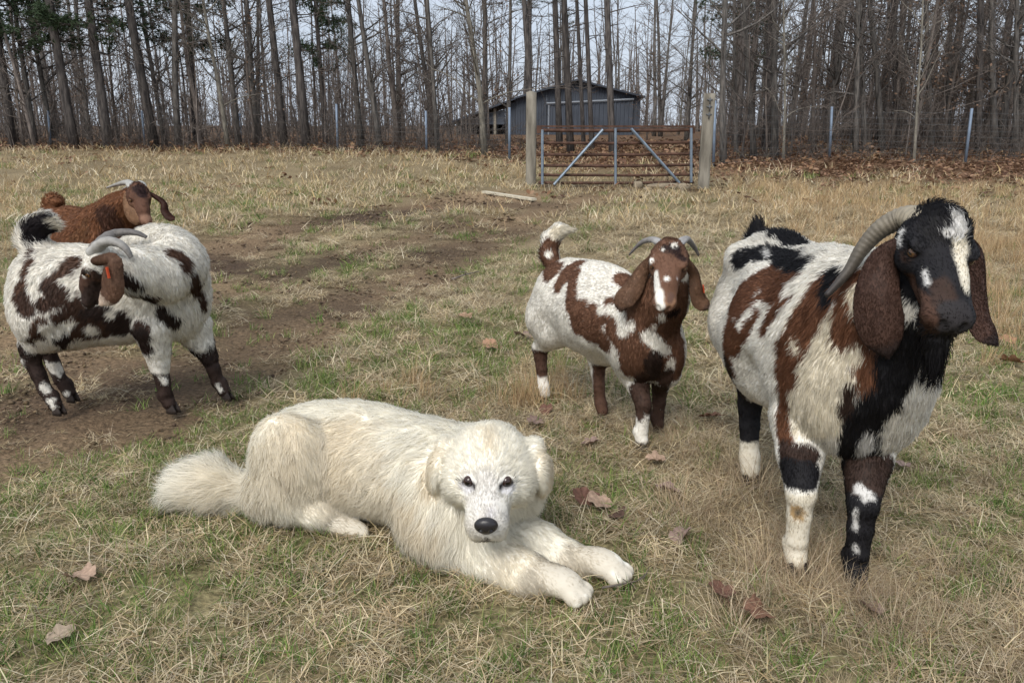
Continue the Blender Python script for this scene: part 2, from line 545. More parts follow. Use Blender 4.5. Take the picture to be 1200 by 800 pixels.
# keep blades out from inside the lying dog
_dog = [gnd(*p)[:2] for p in ((250, 585), (330, 590), (430, 600), (520, 640), (600, 660))]
def off_dog(x, y):
    X = np.stack([x, y], 1) + np.array([0, -.06]); d = np.full(len(x), 9.0)
    for a, b in zip(_dog[:-1], _dog[1:]):
        ab = b - a; t = np.clip(((X - a) @ ab) / (ab @ ab), 0, 1); d = np.minimum(d, np.linalg.norm(X - a - t[:, None] * ab, axis=1))
    return d > .09

def grass():
    P, S = [], []
    Pg, Sg = [], []
    Pt, St = [], []
    Pf, Sf = [], []
    Pc, Sc = [], []
    Pl, Sl = [], []
    # near sward, blade by blade
    for (y0, y1, den, sc, sd) in ((.9, 3.2, 270, .8, 1), (3.2, 6.5, 105, 1.1, 2), (6.5, 11, 36, 1.5, 3)):
        x, y, r = field(y0, y1, den, sd)
        b, gr = bare(x, y), green(x, y)
        k = (r < (1 - .88 * b) * (1 - .45 * gr)) & off_dog(x, y)
        P.append(pts(x[k], y[k])); S.append(sc * np.random.default_rng(sd).uniform(.7, 1.2, k.sum()) * (1 - .3 * b[k]))
        x, y, r = field(y0, y1, den * 1.15, sd + 10)
        b, gr = bare(x, y), green(x, y)
        k = (r < gr * (1 - .93 * b)) & off_dog(x, y)
        Pg.append(pts(x[k], y[k])); Sg.append(sc * np.random.default_rng(sd + 5).uniform(.6, 1.15, k.sum()))
    # far pasture
    for (y0, y1, den, sc, sd) in ((9, 15, 16, 1.4, 21), (15, 27, 6, 2.0, 22)):
        x, y, r = field(y0, y1, den, sd)
        k = (r < (1 - .9 * bare(x, y)) * (1 - .8 * litter(x, y)))
        Pc.append(pts(x[k], y[k])); Sc.append(sc * np.random.default_rng(sd).uniform(.6, 1.2, k.sum()))
        x, y, r = field(y0, y1, den, sd + 3)
        k = (r < green(x, y) * 1.3 * (1 - .95 * bare(x, y)) * (1 - litter(x, y)))
        Pg.append(pts(x[k], y[k])); Sg.append(sc * 1.2 * np.random.default_rng(sd).uniform(.6, 1.2, k.sum()))
    # standing tan grass: behind the buck, along the left, and a few tufts
    for (y0, y1, den, sc, sd) in ((4.2, 8, 60, 1.0, 31), (8, 15, 22, 1.25, 32)):
        x, y, r = field(y0, y1, den, sd)
        Pn = np.stack([x, y, 0 * x], 1)
        right = np.clip((x - (.9 + .18 * y)) / 1.2, 0, 1); left = np.clip((-.52 * y - x) / 1.5, 0, 1) * .25
        wgt = np.clip((right + left) * (.75 + .9 * fbm(Pn, 1.3, 7, 3)) , 0, 1) * (1 - bare(x, y)) * (1 - litter(x, y))
        k = r < wgt
        Pt.append(pts(x[k], y[k])); St.append(sc * np.random.default_rng(sd).uniform(.55, 1.1, k.sum()))
    g = np.random.default_rng(77)
    for px, py, n, rad, s in ((480, 462, 16, .13, .62), (612, 470, 18, .14, .7), (640, 468, 10, .08, .7), (650, 440, 8, .1, .5), (700, 205, 8, .5, .9), (590, 205, 20, .5, 1.0), (540, 200, 16, .6, .9), (1175, 420, 8, .2, .6), (850, 205, 10, .4, .9)):
        c = gt(px, py); q = g.normal(0, rad, (n, 2))
        Pt.append(pts(c[0] + q[:, 0], c[1] + q[:, 1])); St.append(s * g.uniform(.7, 1.15, n))
    # fine grey-tan tangle round the buck's feet and lower right
    for px, py, n, rad, s in ((800, 520, 30, .10, .75), (770, 500, 14, .10, .6), (830, 560, 26, .16, .7), (870, 590, 30, .15, .85), (900, 650, 28, .13, .85), (930, 690, 16, .07, .9), (960, 680, 20, .1, .8), (1010, 705, 24, .08, .8), (1060, 680, 26, .14, .85),
                              (1090, 740, 30, .15, .8), (1030, 620, 22, .16, .7), (1150, 780, 26, .15, .8), (980, 770, 22, .15, .7), (880, 700, 16, .12, .7), (1100, 560, 20, .2, .6), (660, 500, 10, .1, .5), (720, 600, 10, .15, .4)):
        c = gnd(px, py); q = g.normal(0, rad, (n, 2))
        n = int(n * .62); q = q[:n]
        Pf.append(pts(c[0] + q[:, 0], c[1] + q[:, 1])); Sf.append(s * g.uniform(.5, 1.1, n))
    # leaf litter
    for (y0, y1, den, sd) in ((11, 22, 26, 41), (22, 33, 10, 42)):
        x, y, r = field(y0, y1, den, sd)
        k = r < litter(x, y) * .9 + .02
        Pl.append(pts(x[k], y[k])); Sl.append(np.random.default_rng(sd).uniform(.8, 1.5, k.sum()) * (1 if y0 < 20 else 1.5))
    Pk, Sk = [], []
    for (y0, y1, den, sc, sd) in ((1.5, 5, 46, .8, 51), (5, 10, 22, 1.2, 52), (10, 17, 7, 1.8, 53)):
        x, y, r = field(y0, y1, den, sd); k = r < bare(x, y) * .9
        Pk.append(pts(x[k], y[k])); Sk.append(sc * np.random.default_rng(sd).uniform(.5, 1.2, k.sum()))
    C = np.concatenate
    scatter('soil_crumbs', 'clods and trampled straw on the bare tracks', 'soil', 'crumb', C(Pk), C(Sk), 6, 9, .1)
    scatter('dry_grass', 'pale matted dry grass over the pasture', 'grass', 'straw', C(P), C(S), 7, 3)
    scatter('green_grass', 'short fresh green grass growing through the straw', 'grass', 'green', C(Pg), C(Sg), 6, 4, .2)
    scatter('standing_grass', 'standing tan grass stalks in the pasture', 'grass', 'tan', C(Pt), C(St), 6, 5, .15)
    scatter('fine_grass', 'fine tangled grey-tan grass around the buck', 'grass', 'fine', C(Pf), C(Sf), 6, 6, .2)
    scatter('far_grass', 'coarse dry grass of the far pasture', 'grass', 'tuft', C(Pc), C(Sc), 6, 7, .15)
    scatter('leaf_litter', 'brown fallen leaves drifted along the edge of the wood', 'leaves', 'leaf', C(Pl), C(Sl), 6, 8, .3)
grass()
# ================================================================== the wood
def bark_mat(name, c1, c2, sc=14):
    m = principled(name, c1, rough=.95, spec=.1)
    nt = m.node_tree; b = nt.nodes['Principled BSDF']
    tc = nt.nodes.new('ShaderNodeTexCoord'); mp = nt.nodes.new('ShaderNodeMapping'); mp.inputs['Scale'].default_value = (1, 1, .22)
    nt.links.new(tc.outputs['Object'], mp.inputs['Vector'])
    nz = nt.nodes.new('ShaderNodeTexNoise'); nz.inputs['Scale'].default_value = sc; nz.inputs['Detail'].default_value = 7
    nt.links.new(mp.outputs[0], nz.inputs['Vector'])
    rp = nt.nodes.new('ShaderNodeValToRGB'); rp.color_ramp.elements[0].position = .35; rp.color_ramp.elements[1].position = .68
    rp.color_ramp.elements[0].color = (*c1, 1); rp.color_ramp.elements[1].color = (*c2, 1)
    nt.links.new(nz.outputs['Fac'], rp.inputs['Fac'])
    oi = nt.nodes.new('ShaderNodeObjectInfo'); mr = nt.nodes.new('ShaderNodeMapRange'); mr.inputs['To Min'].default_value = .7; mr.inputs['To Max'].default_value = 1.35
    vs = nt.nodes.new('ShaderNodeVectorMath'); vs.operation = 'SCALE'
    nt.links.new(oi.outputs['Random'], mr.inputs['Value']); nt.links.new(rp.outputs[0], vs.inputs[0]); nt.links.new(mr.outputs['Result'], vs.inputs['Scale'])
    nt.links.new(vs.outputs['Vector'], b.inputs['Base Color'])
    bp = nt.nodes.new('ShaderNodeBump'); bp.inputs['Strength'].default_value = .8; bp.inputs['Distance'].default_value = .03
    nt.links.new(nz.outputs['Fac'], bp.inputs['Height']); nt.links.new(bp.outputs[0], b.inputs['Normal'])
    return m
BARK = {'pine': bark_mat('pine_bark', lin(58, 55, 54), lin(100, 94, 90)), 'oak': bark_mat('oak_bark', lin(66, 64, 62), lin(114, 109, 104)),
        'pale': bark_mat('pale_bark', lin(104, 100, 92), lin(150, 144, 132), 22), 'twig': bark_mat('twig_bark', lin(86, 79, 75), lin(124, 115, 108))}  # barks lightened and greyed: the wood's slight haze is put into these colours
MAT_NEEDLE = principled('pine_needles', attr='Col', rough=.7, spec=.2)
MAT_DRYLEAF = principled('dry_tree_leaves', attr='Col', rough=.8, spec=.15)

def bent(p0, d, L, n, g, wob=.08, up=0.0):
    d = nrm(d); w = g.normal(0, wob, (n, 3)); w[:, 2] += up
    D = nrm(d + np.cumsum(w, 0))
    return np.concatenate([[np.asarray(p0, float)], np.asarray(p0, float) + np.cumsum(D, 0) * L / n])

TWIG = lin(92, 82, 74)  # twig brown, lightened for the same haze
def tree_meshes(kind, seed):
    """upright tree at the origin: trunk with limbs, and crown of twigs, needles or dry leaves"""
    g = np.random.default_rng(seed); T = Bag(); K = Bag()
    U = g.uniform
    leafy = kind == 'leafy'
    if kind == 'pine':
        H, r0 = U(15, 19), .15
        Pt = np.array([[.05 * sin(k * .7 + seed) * k * .12, .05 * cos(k * .5) * k * .12, H * k / 14] for k in range(15)])
        rad = r0 * (1 - .72 * np.linspace(0, 1, 15) ** 1.1); rad[0] *= 1.18
        T.tube(Pt, rad, 9)
        for k in range(34):     # dead lower branches
            z = U(2.0, 11); a = U(0, 2 * pi); L = U(.4, 2.0) * (1 if z > 4 else .6)
            q = bent([0, 0, z], [cos(a), sin(a), U(-.15, .35)], L, 4, g, .14)
            T.stick(q, np.linspace(.022, .005, 5), 4)
            for m in range(4):
                b = bent(q[g.integers(2, 5)], [cos(a + U(-1, 1)), sin(a + U(-1, 1)), U(-.2, .5)], U(.2, .8), 2, g, .2)
                K.stick(b, [.007, .005, .002], 3, TWIG)
        low = seed % 3 == 0
        zs = np.concatenate([U(2.8, 7.5, 44 if low else 0), U(9.5, H, 34)])
        for z in zs:   # green boughs
            a = U(0, 2 * pi); L = (max(H - z, 6) * .1 if z > 9 else .8) + U(.6, 1.6)
            q = bent([0, 0, z], [cos(a), sin(a), U(-.05, .4)], L, 4, g, .1)
            T.stick(q, np.linspace(.03, .008, 5), 4)
            nt_, ne = (22, 16) if z < 9 else (12, 9)
            t = g.random(nt_)[:, None]; c = q[1] + (q[4] - q[1]) * t + g.normal(0, .10, (nt_, 3))
            s_ = np.repeat(c, ne, 0); m = len(s_)
            d = nrm(g.normal(0, 1, (m, 3)) + np.array([cos(a) * .6, sin(a) * .6, .5])); w = nrm(np.cross(d, g.normal(0, 1, (m, 3)))) * .014
            V = np.stack([s_ - w, s_ + w, s_ + d * U(.10, .22, (m, 1))], 1).reshape(-1, 3)
            K.add(V, None, np.arange(3 * m).reshape(-1, 3)); K.C.append(np.repeat(lin(58, 72, 50) * U(.6, 1.5, (m, 1)), 3, 0))
    else:
        H, r0 = {'oak': (U(12, 16), .13), 'slim': (U(8, 12), .06), 'sapling': (U(3.2, 6), .026), 'leafy': (U(5, 9), .05), 'pale': (U(10, 13), .10)}[kind]
        n = 13
        wob = {'oak': .018, 'slim': .03, 'sapling': .05, 'leafy': .04, 'pale': .035}[kind]
        Pt = bent([0, 0, 0], [g.normal(0, .02), g.normal(0, .02), 1], H, n, g, wob, .03)
        rad = r0 * (1 - .9 * np.linspace(0, 1, n + 1) ** .9); rad[0] *= 1.2
        T.tube(Pt, rad, 8)
        z0 = {'oak': .12, 'slim': .08, 'sapling': .12, 'leafy': .12, 'pale': .12}[kind]
        nb = {'oak': 34, 'slim': 30, 'sapling': 18, 'leafy': 24, 'pale': 34}[kind]
        for k in range(nb):
            u = z0 + (1 - z0) * g.random() ** 1.25; i = min(int(u * n), n - 1); s = Pt[i] + (Pt[i + 1] - Pt[i]) * (u * n - i)
            a = U(0, 2 * pi); L = H * U(.08, .22) * (1.1 - .6 * u)
            q = bent(s, [cos(a), sin(a), U(.1, 1.1)], L, 5, g, .13, .05)
            rb = max(r0 * (1 - .85 * u) * U(.18, .42), .006)
            T.stick(q, np.linspace(rb, .005, 6), 4)
            for m in range(5):
                j = g.integers(1, 6); d = nrm(q[min(j, 5)] - q[j - 1]) + g.normal(0, .55, 3)
                b = bent(q[j], d, L * U(.25, .55), 3, g, .16, .04)
                K.stick(b, [rb * .4 + .003, .006, .0045, .003], 3, TWIG)
                for e in range(4):
                    K.stick(bent(b[g.integers(1, 4)], d + g.normal(0, .6, 3), L * U(.1, .3), 2, g, .2), [.005, .004, .002], 3, TWIG)
                if leafy and u < .8:
                    m5 = 4; c = b[g.integers(1, 4, m5)] + g.normal(0, .10, (m5, 3)); x = nrm(g.normal(0, 1, (m5, 3))) * U(.03, .05, (m5, 1)); y = nrm(np.cross(x, g.normal(0, 1, (m5, 3)))) * .025
                    K.add(np.stack([c - x, c + y, c + x, c - y], 1).reshape(-1, 3), np.arange(4 * m5).reshape(-1, 4)); K.C.append(np.repeat(lin(122, 100, 84) * U(.6, 1.25, (m5, 1)), 4, 0))
    tm = T.mesh('trunk'); km = K.mesh('crown')
    tm.materials.append(BARK['pine' if kind == 'pine' else 'pale' if kind == 'pale' else 'oak' if kind == 'oak' else 'twig'])
    km.materials.append(MAT_NEEDLE if kind == 'pine' else MAT_DRYLEAF if leafy else BARK['twig'])
    return tm, km, r0, H

TREES = {k: [tree_meshes(k, s) for s in seeds] for k, seeds in
         {'pine': (3, 4, 5, 7), 'oak': (11, 12, 13, 14), 'slim': (21, 22, 23, 24), 'sapling': (31, 32, 33, 34), 'leafy': (41, 42, 43), 'pale': (51, 52)}.items()}

def plant(kind, var, base, axis, rad, label, group, rz=0.0, name=None):
    from mathutils import Matrix
    tm, km, r0, H = TREES[kind][var % len(TREES[kind])]
    nm = name or {'pine': 'pine_tree', 'oak': 'bare_tree', 'slim': 'bare_tree', 'sapling': 'sapling', 'leafy': 'dry_leaved_tree', 'pale': 'pale_tree'}[kind]
    o = thing(nm, base, label, 'tree', group)
    q = Vector((0, 0, 1)).rotation_difference(Vector(axis)).to_matrix() @ Matrix.Rotation(rz, 3, 'Z')
    o.rotation_euler = q.to_euler()
    s = rad / r0
    zs = max(.75, min(1.25, s ** .3))
    for n_, m_ in (('trunk', tm), ('crown', km)):
        c = bpy.data.objects.new(n_, m_); COL.objects.link(c); c.parent = o
        c.scale = (s, s, zs)
    return o

_gx, _gy = np.arange(-160, 161, 1.0), np.arange(10, 135, 1.0)
_gz = terr(*np.meshgrid(_gx, _gy, indexing='ij'))
def terr_fast(x, y):
    i = min(max((x + 160), 0), 319.0); j = min(max(y - 10, 0), 123.0); a, b = int(i), int(j); u, v = i - a, j - b
    return float(_gz[a, b] * (1 - u) * (1 - v) + _gz[a + 1, b] * u * (1 - v) + _gz[a, b + 1] * (1 - u) * v + _gz[a + 1, b + 1] * u * v)

def on_ground(px, Y):
    x = 0.0
    for _ in range(4):
        z = terr_fast(x, Y); d_ = Y * cos(PITCH) - (z - CAM_H) * sin(PITCH); x = (px - 600) / 900 * d_
    return np.array([x, Y, terr_fast(x, Y) - .03])

# trunks one can pick out, left to right: (foot x, x at the top edge, width px, distance, kind, words)
MAIN = [
    (16, -8, 10, 25.2, 'pine', 'dark pine with low green boughs at the left edge of the picture'),
    (42, 16, 8, 25.5, 'oak', 'grey bare trunk right of the pine at the left edge'),
    (62, 36, 8, 26.5, 'oak', 'leaning bare trunk second from the left edge'),
    (88, 57, 13, 25, 'pine', 'thick dark pine with low green boughs near the left edge'),
    (128, 104, 13, 25.5, 'pine', 'thick dark pine with low green boughs left of the first fence post'),
    (182, 150, 13, 24.8, 'pine', 'thick leaning pine just right of the leftmost fence post'),
    (194, 168, 7, 27, 'oak', 'slim bare tree crowding the leaning pine by the leftmost post'),
    (210, 190, 10, 25.5, 'oak', 'stout bare trunk midway between leftmost post and thin pale stem'),
    (238, 215, 6, 26, 'slim', 'slender bare tree right of the stout trunk on the left'),
    (268, 240, 7, 24.6, 'pale', 'pale smooth stem left of the second fence post'),
    (280, 262, 8, 26, 'oak', 'dark bare trunk behind the second fence post'),
    (303, 284, 10, 25.6, 'oak', 'bare brown trunk right of the second fence post'),
    (334, 315, 10, 25, 'pine', 'straight reddish pine trunk, first of a pair left of the third post'),
    (360, 342, 12, 24.6, 'pine', 'straight dark pine trunk, second of the pair left of the third post'),
    (382, 370, 7, 27, 'pine', 'pine with dense green boughs behind the third fence post'),
    (424, 402, 9, 25.3, 'oak', 'bare trunk close to the right of the third fence post'),
    (446, 423, 9, 24.6, 'oak', 'leaning dark trunk right of the third fence post'),
    (466, 456, 8, 26, 'slim', 'slim bare trunk left of the wood clearing'),
    (513, 500, 7, 24, 'oak', 'forked bare tree left of the barn lean-to'),
    (568, 551, 9, 21.5, 'pale', 'pale spreading tree with twisting limbs in front of the lean-to'),
    (594, 600, 7, 27, 'oak', 'dark trunk behind the left gate post'),
    (626, 614, 8, 24, 'pine', 'pine trunk rising just behind the left gate post'),
    (656, 650, 9, 25, 'pine', 'pine trunk, leftmost of five in front of the barn'),
    (669, 661, 10, 23, 'pine', 'thick pine trunk, second of five in front of the barn'),
    (684, 676, 6, 26, 'pine', 'thin pine trunk, third of five in front of the barn'),
    (694, 686, 7, 24.5, 'pine', 'slim pine trunk, fourth of five in front of the barn'),
    (718, 711, 10, 22, 'pine', 'dark pine trunk, rightmost of five in front of the barn'),
    (848, 838, 10, 19.5, 'oak', 'dark rough trunk just right of the right gate post'),
    (863, 858, 6, 22, 'oak', 'thin dark trunk second to the right of the gate'),
    (884, 876, 9, 21, 'oak', 'bare trunk third to the right of the gate'),
    (908, 903, 10, 20.5, 'oak', 'stout bare trunk halfway between the gate and the straight right fence post'),
    (918, 922, 4, 20, 'pale', 'pale crooked sapling left of the straight right fence post'),
    (953, 947, 6, 22, 'slim', 'slim trunk just left of the straight right fence post'),
    (1003, 1000, 8, 22, 'oak', 'first dark trunk right of the straight right fence post'),
    (1014, 1011, 8, 22.6, 'oak', 'second dark trunk right of the straight right fence post'),
    (1034, 1030, 9, 22.3, 'oak', 'third dark trunk right of the straight right fence post'),
    (1052, 1047, 8, 24, 'pine', 'dark pine between the two right fence posts'),
    (1071, 1082, 4, 19.8, 'pale', 'thin pale sapling between the two right fence posts'),
    (1092, 1088, 8, 23, 'oak', 'dark trunk behind the pale sapling on the right'),
    (1110, 1112, 7, 24, 'oak', 'bare trunk left of the leaning right fence post'),
    (1146, 1150, 9, 22, 'pine', 'dark pine just right of the leaning right fence post'),
    (1166, 1168, 10, 22.6, 'oak', 'thick dark trunk near the right edge of the wood'),
    (1190, 1196, 8, 21.6, 'oak', 'bare trunk at the far right edge of the wood'),
]
def wood():
    g = np.random.default_rng(5)
    for k, (bx, tx, w, Y, kind, lab) in enumerate(MAIN):
        b = on_ground(bx, Y); t = at(tx, 0, Y)
        var = k
        if kind == 'pine': var = 0 if 'green boughs' in lab else 1 + k % 3
        plant(kind, var, b, nrm(t - b), w * .84 * (Y * .96) / 900 / 2, lab, 'trunks along the edge of the wood', g.uniform(0, 6.28))
    # deeper trees nobody could tell apart
    def fill(n, x0, x1, y0, y1, kinds, lab, group, wr=(3, 7)):
        for _ in range(n):
            px = g.uniform(x0, x1); Y = y0 + (y1 - y0) * g.random() ** .8
            kind = kinds[g.integers(len(kinds))]
            b = on_ground(px, Y)
            ax = nrm([g.normal(0, .03), g.normal(0, .03), 1])
            r = {'sapling': .026, 'slim': .06, 'leafy': .05, 'oak': .11, 'pine': .13, 'pale': .06}[kind] * g.uniform(.7, 1.3)
            w_ = {'sapling': 'thin saplings', 'slim': 'slender bare trees', 'leafy': 'dry-leaved trees', 'oak': 'stout bare trees', 'pine': 'tall pines', 'pale': 'pale-barked trees'}[kind]
            plant(kind, int(g.integers(9)) + (1 if kind == 'pine' else 0), b, ax, r, 'one of many %s %s' % (w_, lab), '%s %s' % (w_, group), g.uniform(0, 6.28))
    fill(36, -60, 600, 27, 50, ['oak', 'slim', 'slim', 'pine', 'oak'], 'deeper in the wood left of the gate', 'deep on the left')
    fill(20, 600, 840, 62, 85, ['oak', 'oak', 'pine', 'slim', 'leafy'], 'in the wood behind and above the barn', 'behind the barn')
    fill(10, 752, 850, 36, 60, ['slim', 'pale', 'oak', 'leafy'], 'between barn and right gate post', 'right of the barn')
    fill(72, 845, 1270, 23, 48, ['oak', 'slim', 'oak', 'pine', 'leafy'], 'deeper in the wood right of the gate', 'deep on the right')
    fill(32, -50, 600, 23.5, 30, ['sapling', 'sapling', 'leafy', 'slim'], 'along the fence left of the gate', 'along the left fence')
    fill(50, 845, 1260, 20, 28, ['sapling', 'sapling', 'leafy', 'sapling'], 'along the fence right of the gate', 'along the right fence')

    # far-off wood that reads as one mass
    B = Bag()
    for _ in range(460):
        px = g.uniform(-150, 1350); Y = g.uniform(72, 115)
        b = on_ground(px, Y); H = g.uniform(6, 14)
        q = bent(b, [g.normal(0, .04), 0, 1], H, 4, g, .03); r = g.uniform(.05, .13)
        B.stick(q, np.linspace(r, .03, 5), 4)
        for m in range(9):
            i = g.integers(0, 4); a = g.uniform(0, 2 * pi)
            B.stick(bent(q[i] + (q[i + 1] - q[i]) * g.random(), [cos(a), sin(a), g.uniform(.3, 1.4)], g.uniform(1, 3), 2, g, .15), [.035, .025, .012], 3)
    o = link('far_woods', B.mesh('far_woods'), BARK['twig']); tag(o, 'far-off bare wood seen between the nearer trunks', 'woods', kind='stuff')
    # understorey: thin stems and twigs standing through the whole wood
    B = Bag()
    for _ in range(2300):
        px = g.uniform(-120, 1320); Y = g.uniform(24, 72)
        if 560 < px < 850 and Y < 60: Y = g.uniform(76, 90)
        b = on_ground(px, Y); H = g.uniform(1.0, 4.5)
        q = bent(b, [g.normal(0, .15), g.normal(0, .15), 1], H, 3, g, .08)
        B.stick(q, np.array([.018, .014, .009, .005]) * (.6 + Y / 60), 3)
        for m in range(5):
            i = g.integers(0, 3); a = g.uniform(0, 2 * pi)
            B.stick(bent(q[i] + (q[i + 1] - q[i]) * g.random(), [cos(a), sin(a), g.uniform(.2, 1.4)], H * g.uniform(.15, .45), 2, g, .2), np.array([.010, .007, .004]) * (.6 + Y / 60), 3)
    o = link('understorey', B.mesh('understorey'), BARK['twig']); tag(o, 'thin brown understorey stems throughout the wood', 'undergrowth', kind='stuff')
    # brush along the fence
    B = Bag()
    for _ in range(1700):
        px = g.uniform(-80, 1280)
        if 630 < px < 815: continue
        Y = np.interp(px, [0, 600, 840, 1200], [24.5, 22.5, 19.6, 19.6]) + abs(g.normal(0, 2.6))
        b = on_ground(px, Y); a = g.uniform(0, 2 * pi); L = g.uniform(.3, 1.3)
        q = bent(b, [.7 * cos(a), .7 * sin(a), g.uniform(.5, 1.6)], L, 3, g, .22)
        B.stick(q, [.008, .006, .004, .002], 3)
        for m in range(3):
            B.stick(bent(q[g.integers(1, 4)], [cos(a + g.normal(0, 1)), sin(a + g.normal(0, 1)), g.uniform(0, 1)], L * .4, 2, g, .2), [.005, .004, .002], 3)
    o = link('brush', B.mesh('brush'), BARK['twig']); tag(o, 'brown twiggy brush along the wood edge fence', 'brush', kind='stuff')
wood()
# ================================================================== animals: body field, skin, coat
class Body:
    """one continuous animal body: rounded volumes blended into a single skin"""
    def __init__(s): s.p = []
    def cone(s, a, b, ra, rb, k=0.03, hair=0.014, flow=None, lift=0.25, sub=False):
        a, b = np.asarray(a, float), np.asarray(b, float)
        s.p.append(dict(t='c', a=a, b=b, ra=ra, rb=rb, k=k, hair=hair, flow=nrm(b - a if flow is None else flow), lift=lift, sub=sub))
    def chain(s, pts, rad, **kw):
        for i in range(len(pts) - 1): s.cone(pts[i], pts[i + 1], rad[i], rad[i + 1], **kw)
    def ell(s, c, r, x=(1, 0, 0), up=(0, 0, 1), k=0.06, hair=0.014, flow=(0, 0, -1), lift=0.25, sub=False):
        x = nrm(np.asarray(x, float)); z = np.asarray(up, float); z = nrm(z - x * np.dot(x, z)); y = np.cross(z, x)
        s.p.append(dict(t='e', c=np.asarray(c, float), r=np.asarray(r, float), M=np.stack([x, y, z]), k=k, hair=hair, flow=nrm(flow), lift=lift, sub=sub))
    @staticmethod
    def dist(p, P):
        if p['t'] == 'c':
            ab = p['b'] - p['a']; L2 = max(float(ab @ ab), 1e-12)
            h = np.clip(((P - p['a'].astype(P.dtype)) @ ab.astype(P.dtype)) / L2, 0, 1)
            q = P - p['a'].astype(P.dtype) - h[..., None] * ab.astype(P.dtype)
            return np.sqrt((q * q).sum(-1)) - (p['ra'] + (p['rb'] - p['ra']) * h)
        q = (P - p['c'].astype(P.dtype)) @ p['M'].T.astype(P.dtype)
        r = p['r'].astype(P.dtype)
        k0 = np.sqrt(((q / r) ** 2).sum(-1)); k1 = np.sqrt(((q / (r * r)) ** 2).sum(-1))
        return k0 * (k0 - 1) / np.maximum(k1, 1e-9)
    @staticmethod
    def box(p, m):
        if p['t'] == 'c':
            lo = np.minimum(p['a'] - p['ra'], p['b'] - p['rb']); hi = np.maximum(p['a'] + p['ra'], p['b'] + p['rb'])
        else:
            e = np.sqrt(((p['M'] * p['r'][:, None]) ** 2).sum(0)); lo, hi = p['c'] - e, p['c'] + e
        return lo - m, hi + m
    def skin(s, h):
        lo = np.min([s.box(p, 0.03)[0] for p in s.p], 0); hi = np.max([s.box(p, 0.03)[1] for p in s.p], 0)
        n = np.ceil((hi - lo) / h).astype(int) + 1
        ax = [(lo[i] + np.arange(n[i]) * h).astype(np.float32) for i in range(3)]
        F = np.full(n, 0.5, np.float32)
        for p in s.p:
            a, b = s.box(p, p['k'] + 2.5 * h)
            i0 = np.clip(np.floor((a - lo) / h).astype(int), 0, n - 1); i1 = np.clip(np.ceil((b - lo) / h).astype(int) + 1, 1, n)
            sl = tuple(slice(i0[i], i1[i]) for i in range(3))
            G = np.stack(np.meshgrid(*[ax[i][sl[i]] for i in range(3)], indexing='ij'), -1)
            d = s.dist(p, G).astype(np.float32)
            f = F[sl]; k = p['k']
            if p['sub']:
                hh = np.clip(0.5 - 0.5 * (f + d) / k, 0, 1)
                F[sl] = f * (1 - hh) - d * hh + k * hh * (1 - hh)
            else:
                hh = np.clip(0.5 + 0.5 * (d - f) / k, 0, 1)
                F[sl] = d * (1 - hh) + f * hh - k * hh * (1 - hh)
        return surface_nets(F, lo, h)
    def coat_attr(s, V):
        W = 0; H = 0; L = 0; D = 0
        for p in s.p:
            if p['sub']: continue
            w = np.exp(-np.clip(s.dist(p, V), -0.02, 1) / 0.018)
            W = W + w; H = H + w * p['hair']; L = L + w * p['lift']; D = D + w[:, None] * p['flow']
        return H / W, L / W, nrm(D)

def surface_nets(F, lo, h):
    S = F < 0
    n = np.array(F.shape)
    c = [S[i:n[0] - 1 + i, j:n[1] - 1 + j, k:n[2] - 1 + k] for i in (0, 1) for j in (0, 1) for k in (0, 1)]
    cnt = sum(x.astype(np.int8) for x in c)
    I = np.argwhere((cnt > 0) & (cnt < 8))
    idm = np.full(n - 1, -1, np.int64)
    idm[tuple(I.T)] = np.arange(len(I))
    acc = np.zeros((len(I), 3)); num = np.zeros(len(I))
    off = [(i, j, k) for i in (0, 1) for j in (0, 1) for k in (0, 1)]
    for a in off:
        for ax_ in range(3):
            if a[ax_]: continue
            b = list(a); b[ax_] = 1
            fa = F[I[:, 0] + a[0], I[:, 1] + a[1], I[:, 2] + a[2]]; fb = F[I[:, 0] + b[0], I[:, 1] + b[1], I[:, 2] + b[2]]
            m = (fa < 0) != (fb < 0)
            t = np.where(m, fa / np.where(m, fa - fb, 1), 0)
            P = np.tile(np.array(a, float), (len(I), 1)); P[:, ax_] += t
            acc[m] += P[m]; num[m] += 1
    V = lo + (I + acc / num[:, None]) * h
    Q = []
    for ax_ in range(3):
        u, w = (ax_ + 1) % 3, (ax_ + 2) % 3
        A = S.take(range(n[ax_] - 1), ax_); B = S.take(range(1, n[ax_]), ax_)
        E = np.argwhere(A != B)
        E = E[(E[:, u] > 0) & (E[:, w] > 0) & (E[:, u] < n[u] - 1) & (E[:, w] < n[w] - 1)]
        e = []
        for du, dw in ((-1, -1), (0, -1), (0, 0), (-1, 0)):
            X = E.copy(); X[:, u] += du; X[:, w] += dw
            e.append(idm[tuple(X.T)])
        q = np.stack(e, 1)
        inside = S[tuple(E.T)]
        q[~inside] = q[~inside][:, ::-1]
        Q.append(q)
    Q = np.concatenate(Q)
    # two gentle relaxations take the grid out of the skin
    for lam in (0.5, -0.2, 0.4):
        s_ = np.zeros_like(V); k_ = np.zeros(len(V))
        for i in range(4):
            a, b = Q[:, i], Q[:, (i + 1) % 4]
            for d in range(3):
                s_[:, d] += np.bincount(a, V[b, d], len(V)) + np.bincount(b, V[a, d], len(V))
            k_ += np.bincount(a, minlength=len(V)) + np.bincount(b, minlength=len(V))
        V = V + lam * (s_ / np.maximum(k_, 1)[:, None] - V)
    return V, Q

def vert_normals(V, Q):
    a = np.cross(V[Q[:, 2]] - V[Q[:, 0]], V[Q[:, 3]] - V[Q[:, 1]])
    N = np.zeros_like(V)
    for i in range(4):
        for d in range(3): N[:, d] += np.bincount(Q[:, i], a[:, d], len(V))
    return nrm(N), np.linalg.norm(a, axis=1) / 2

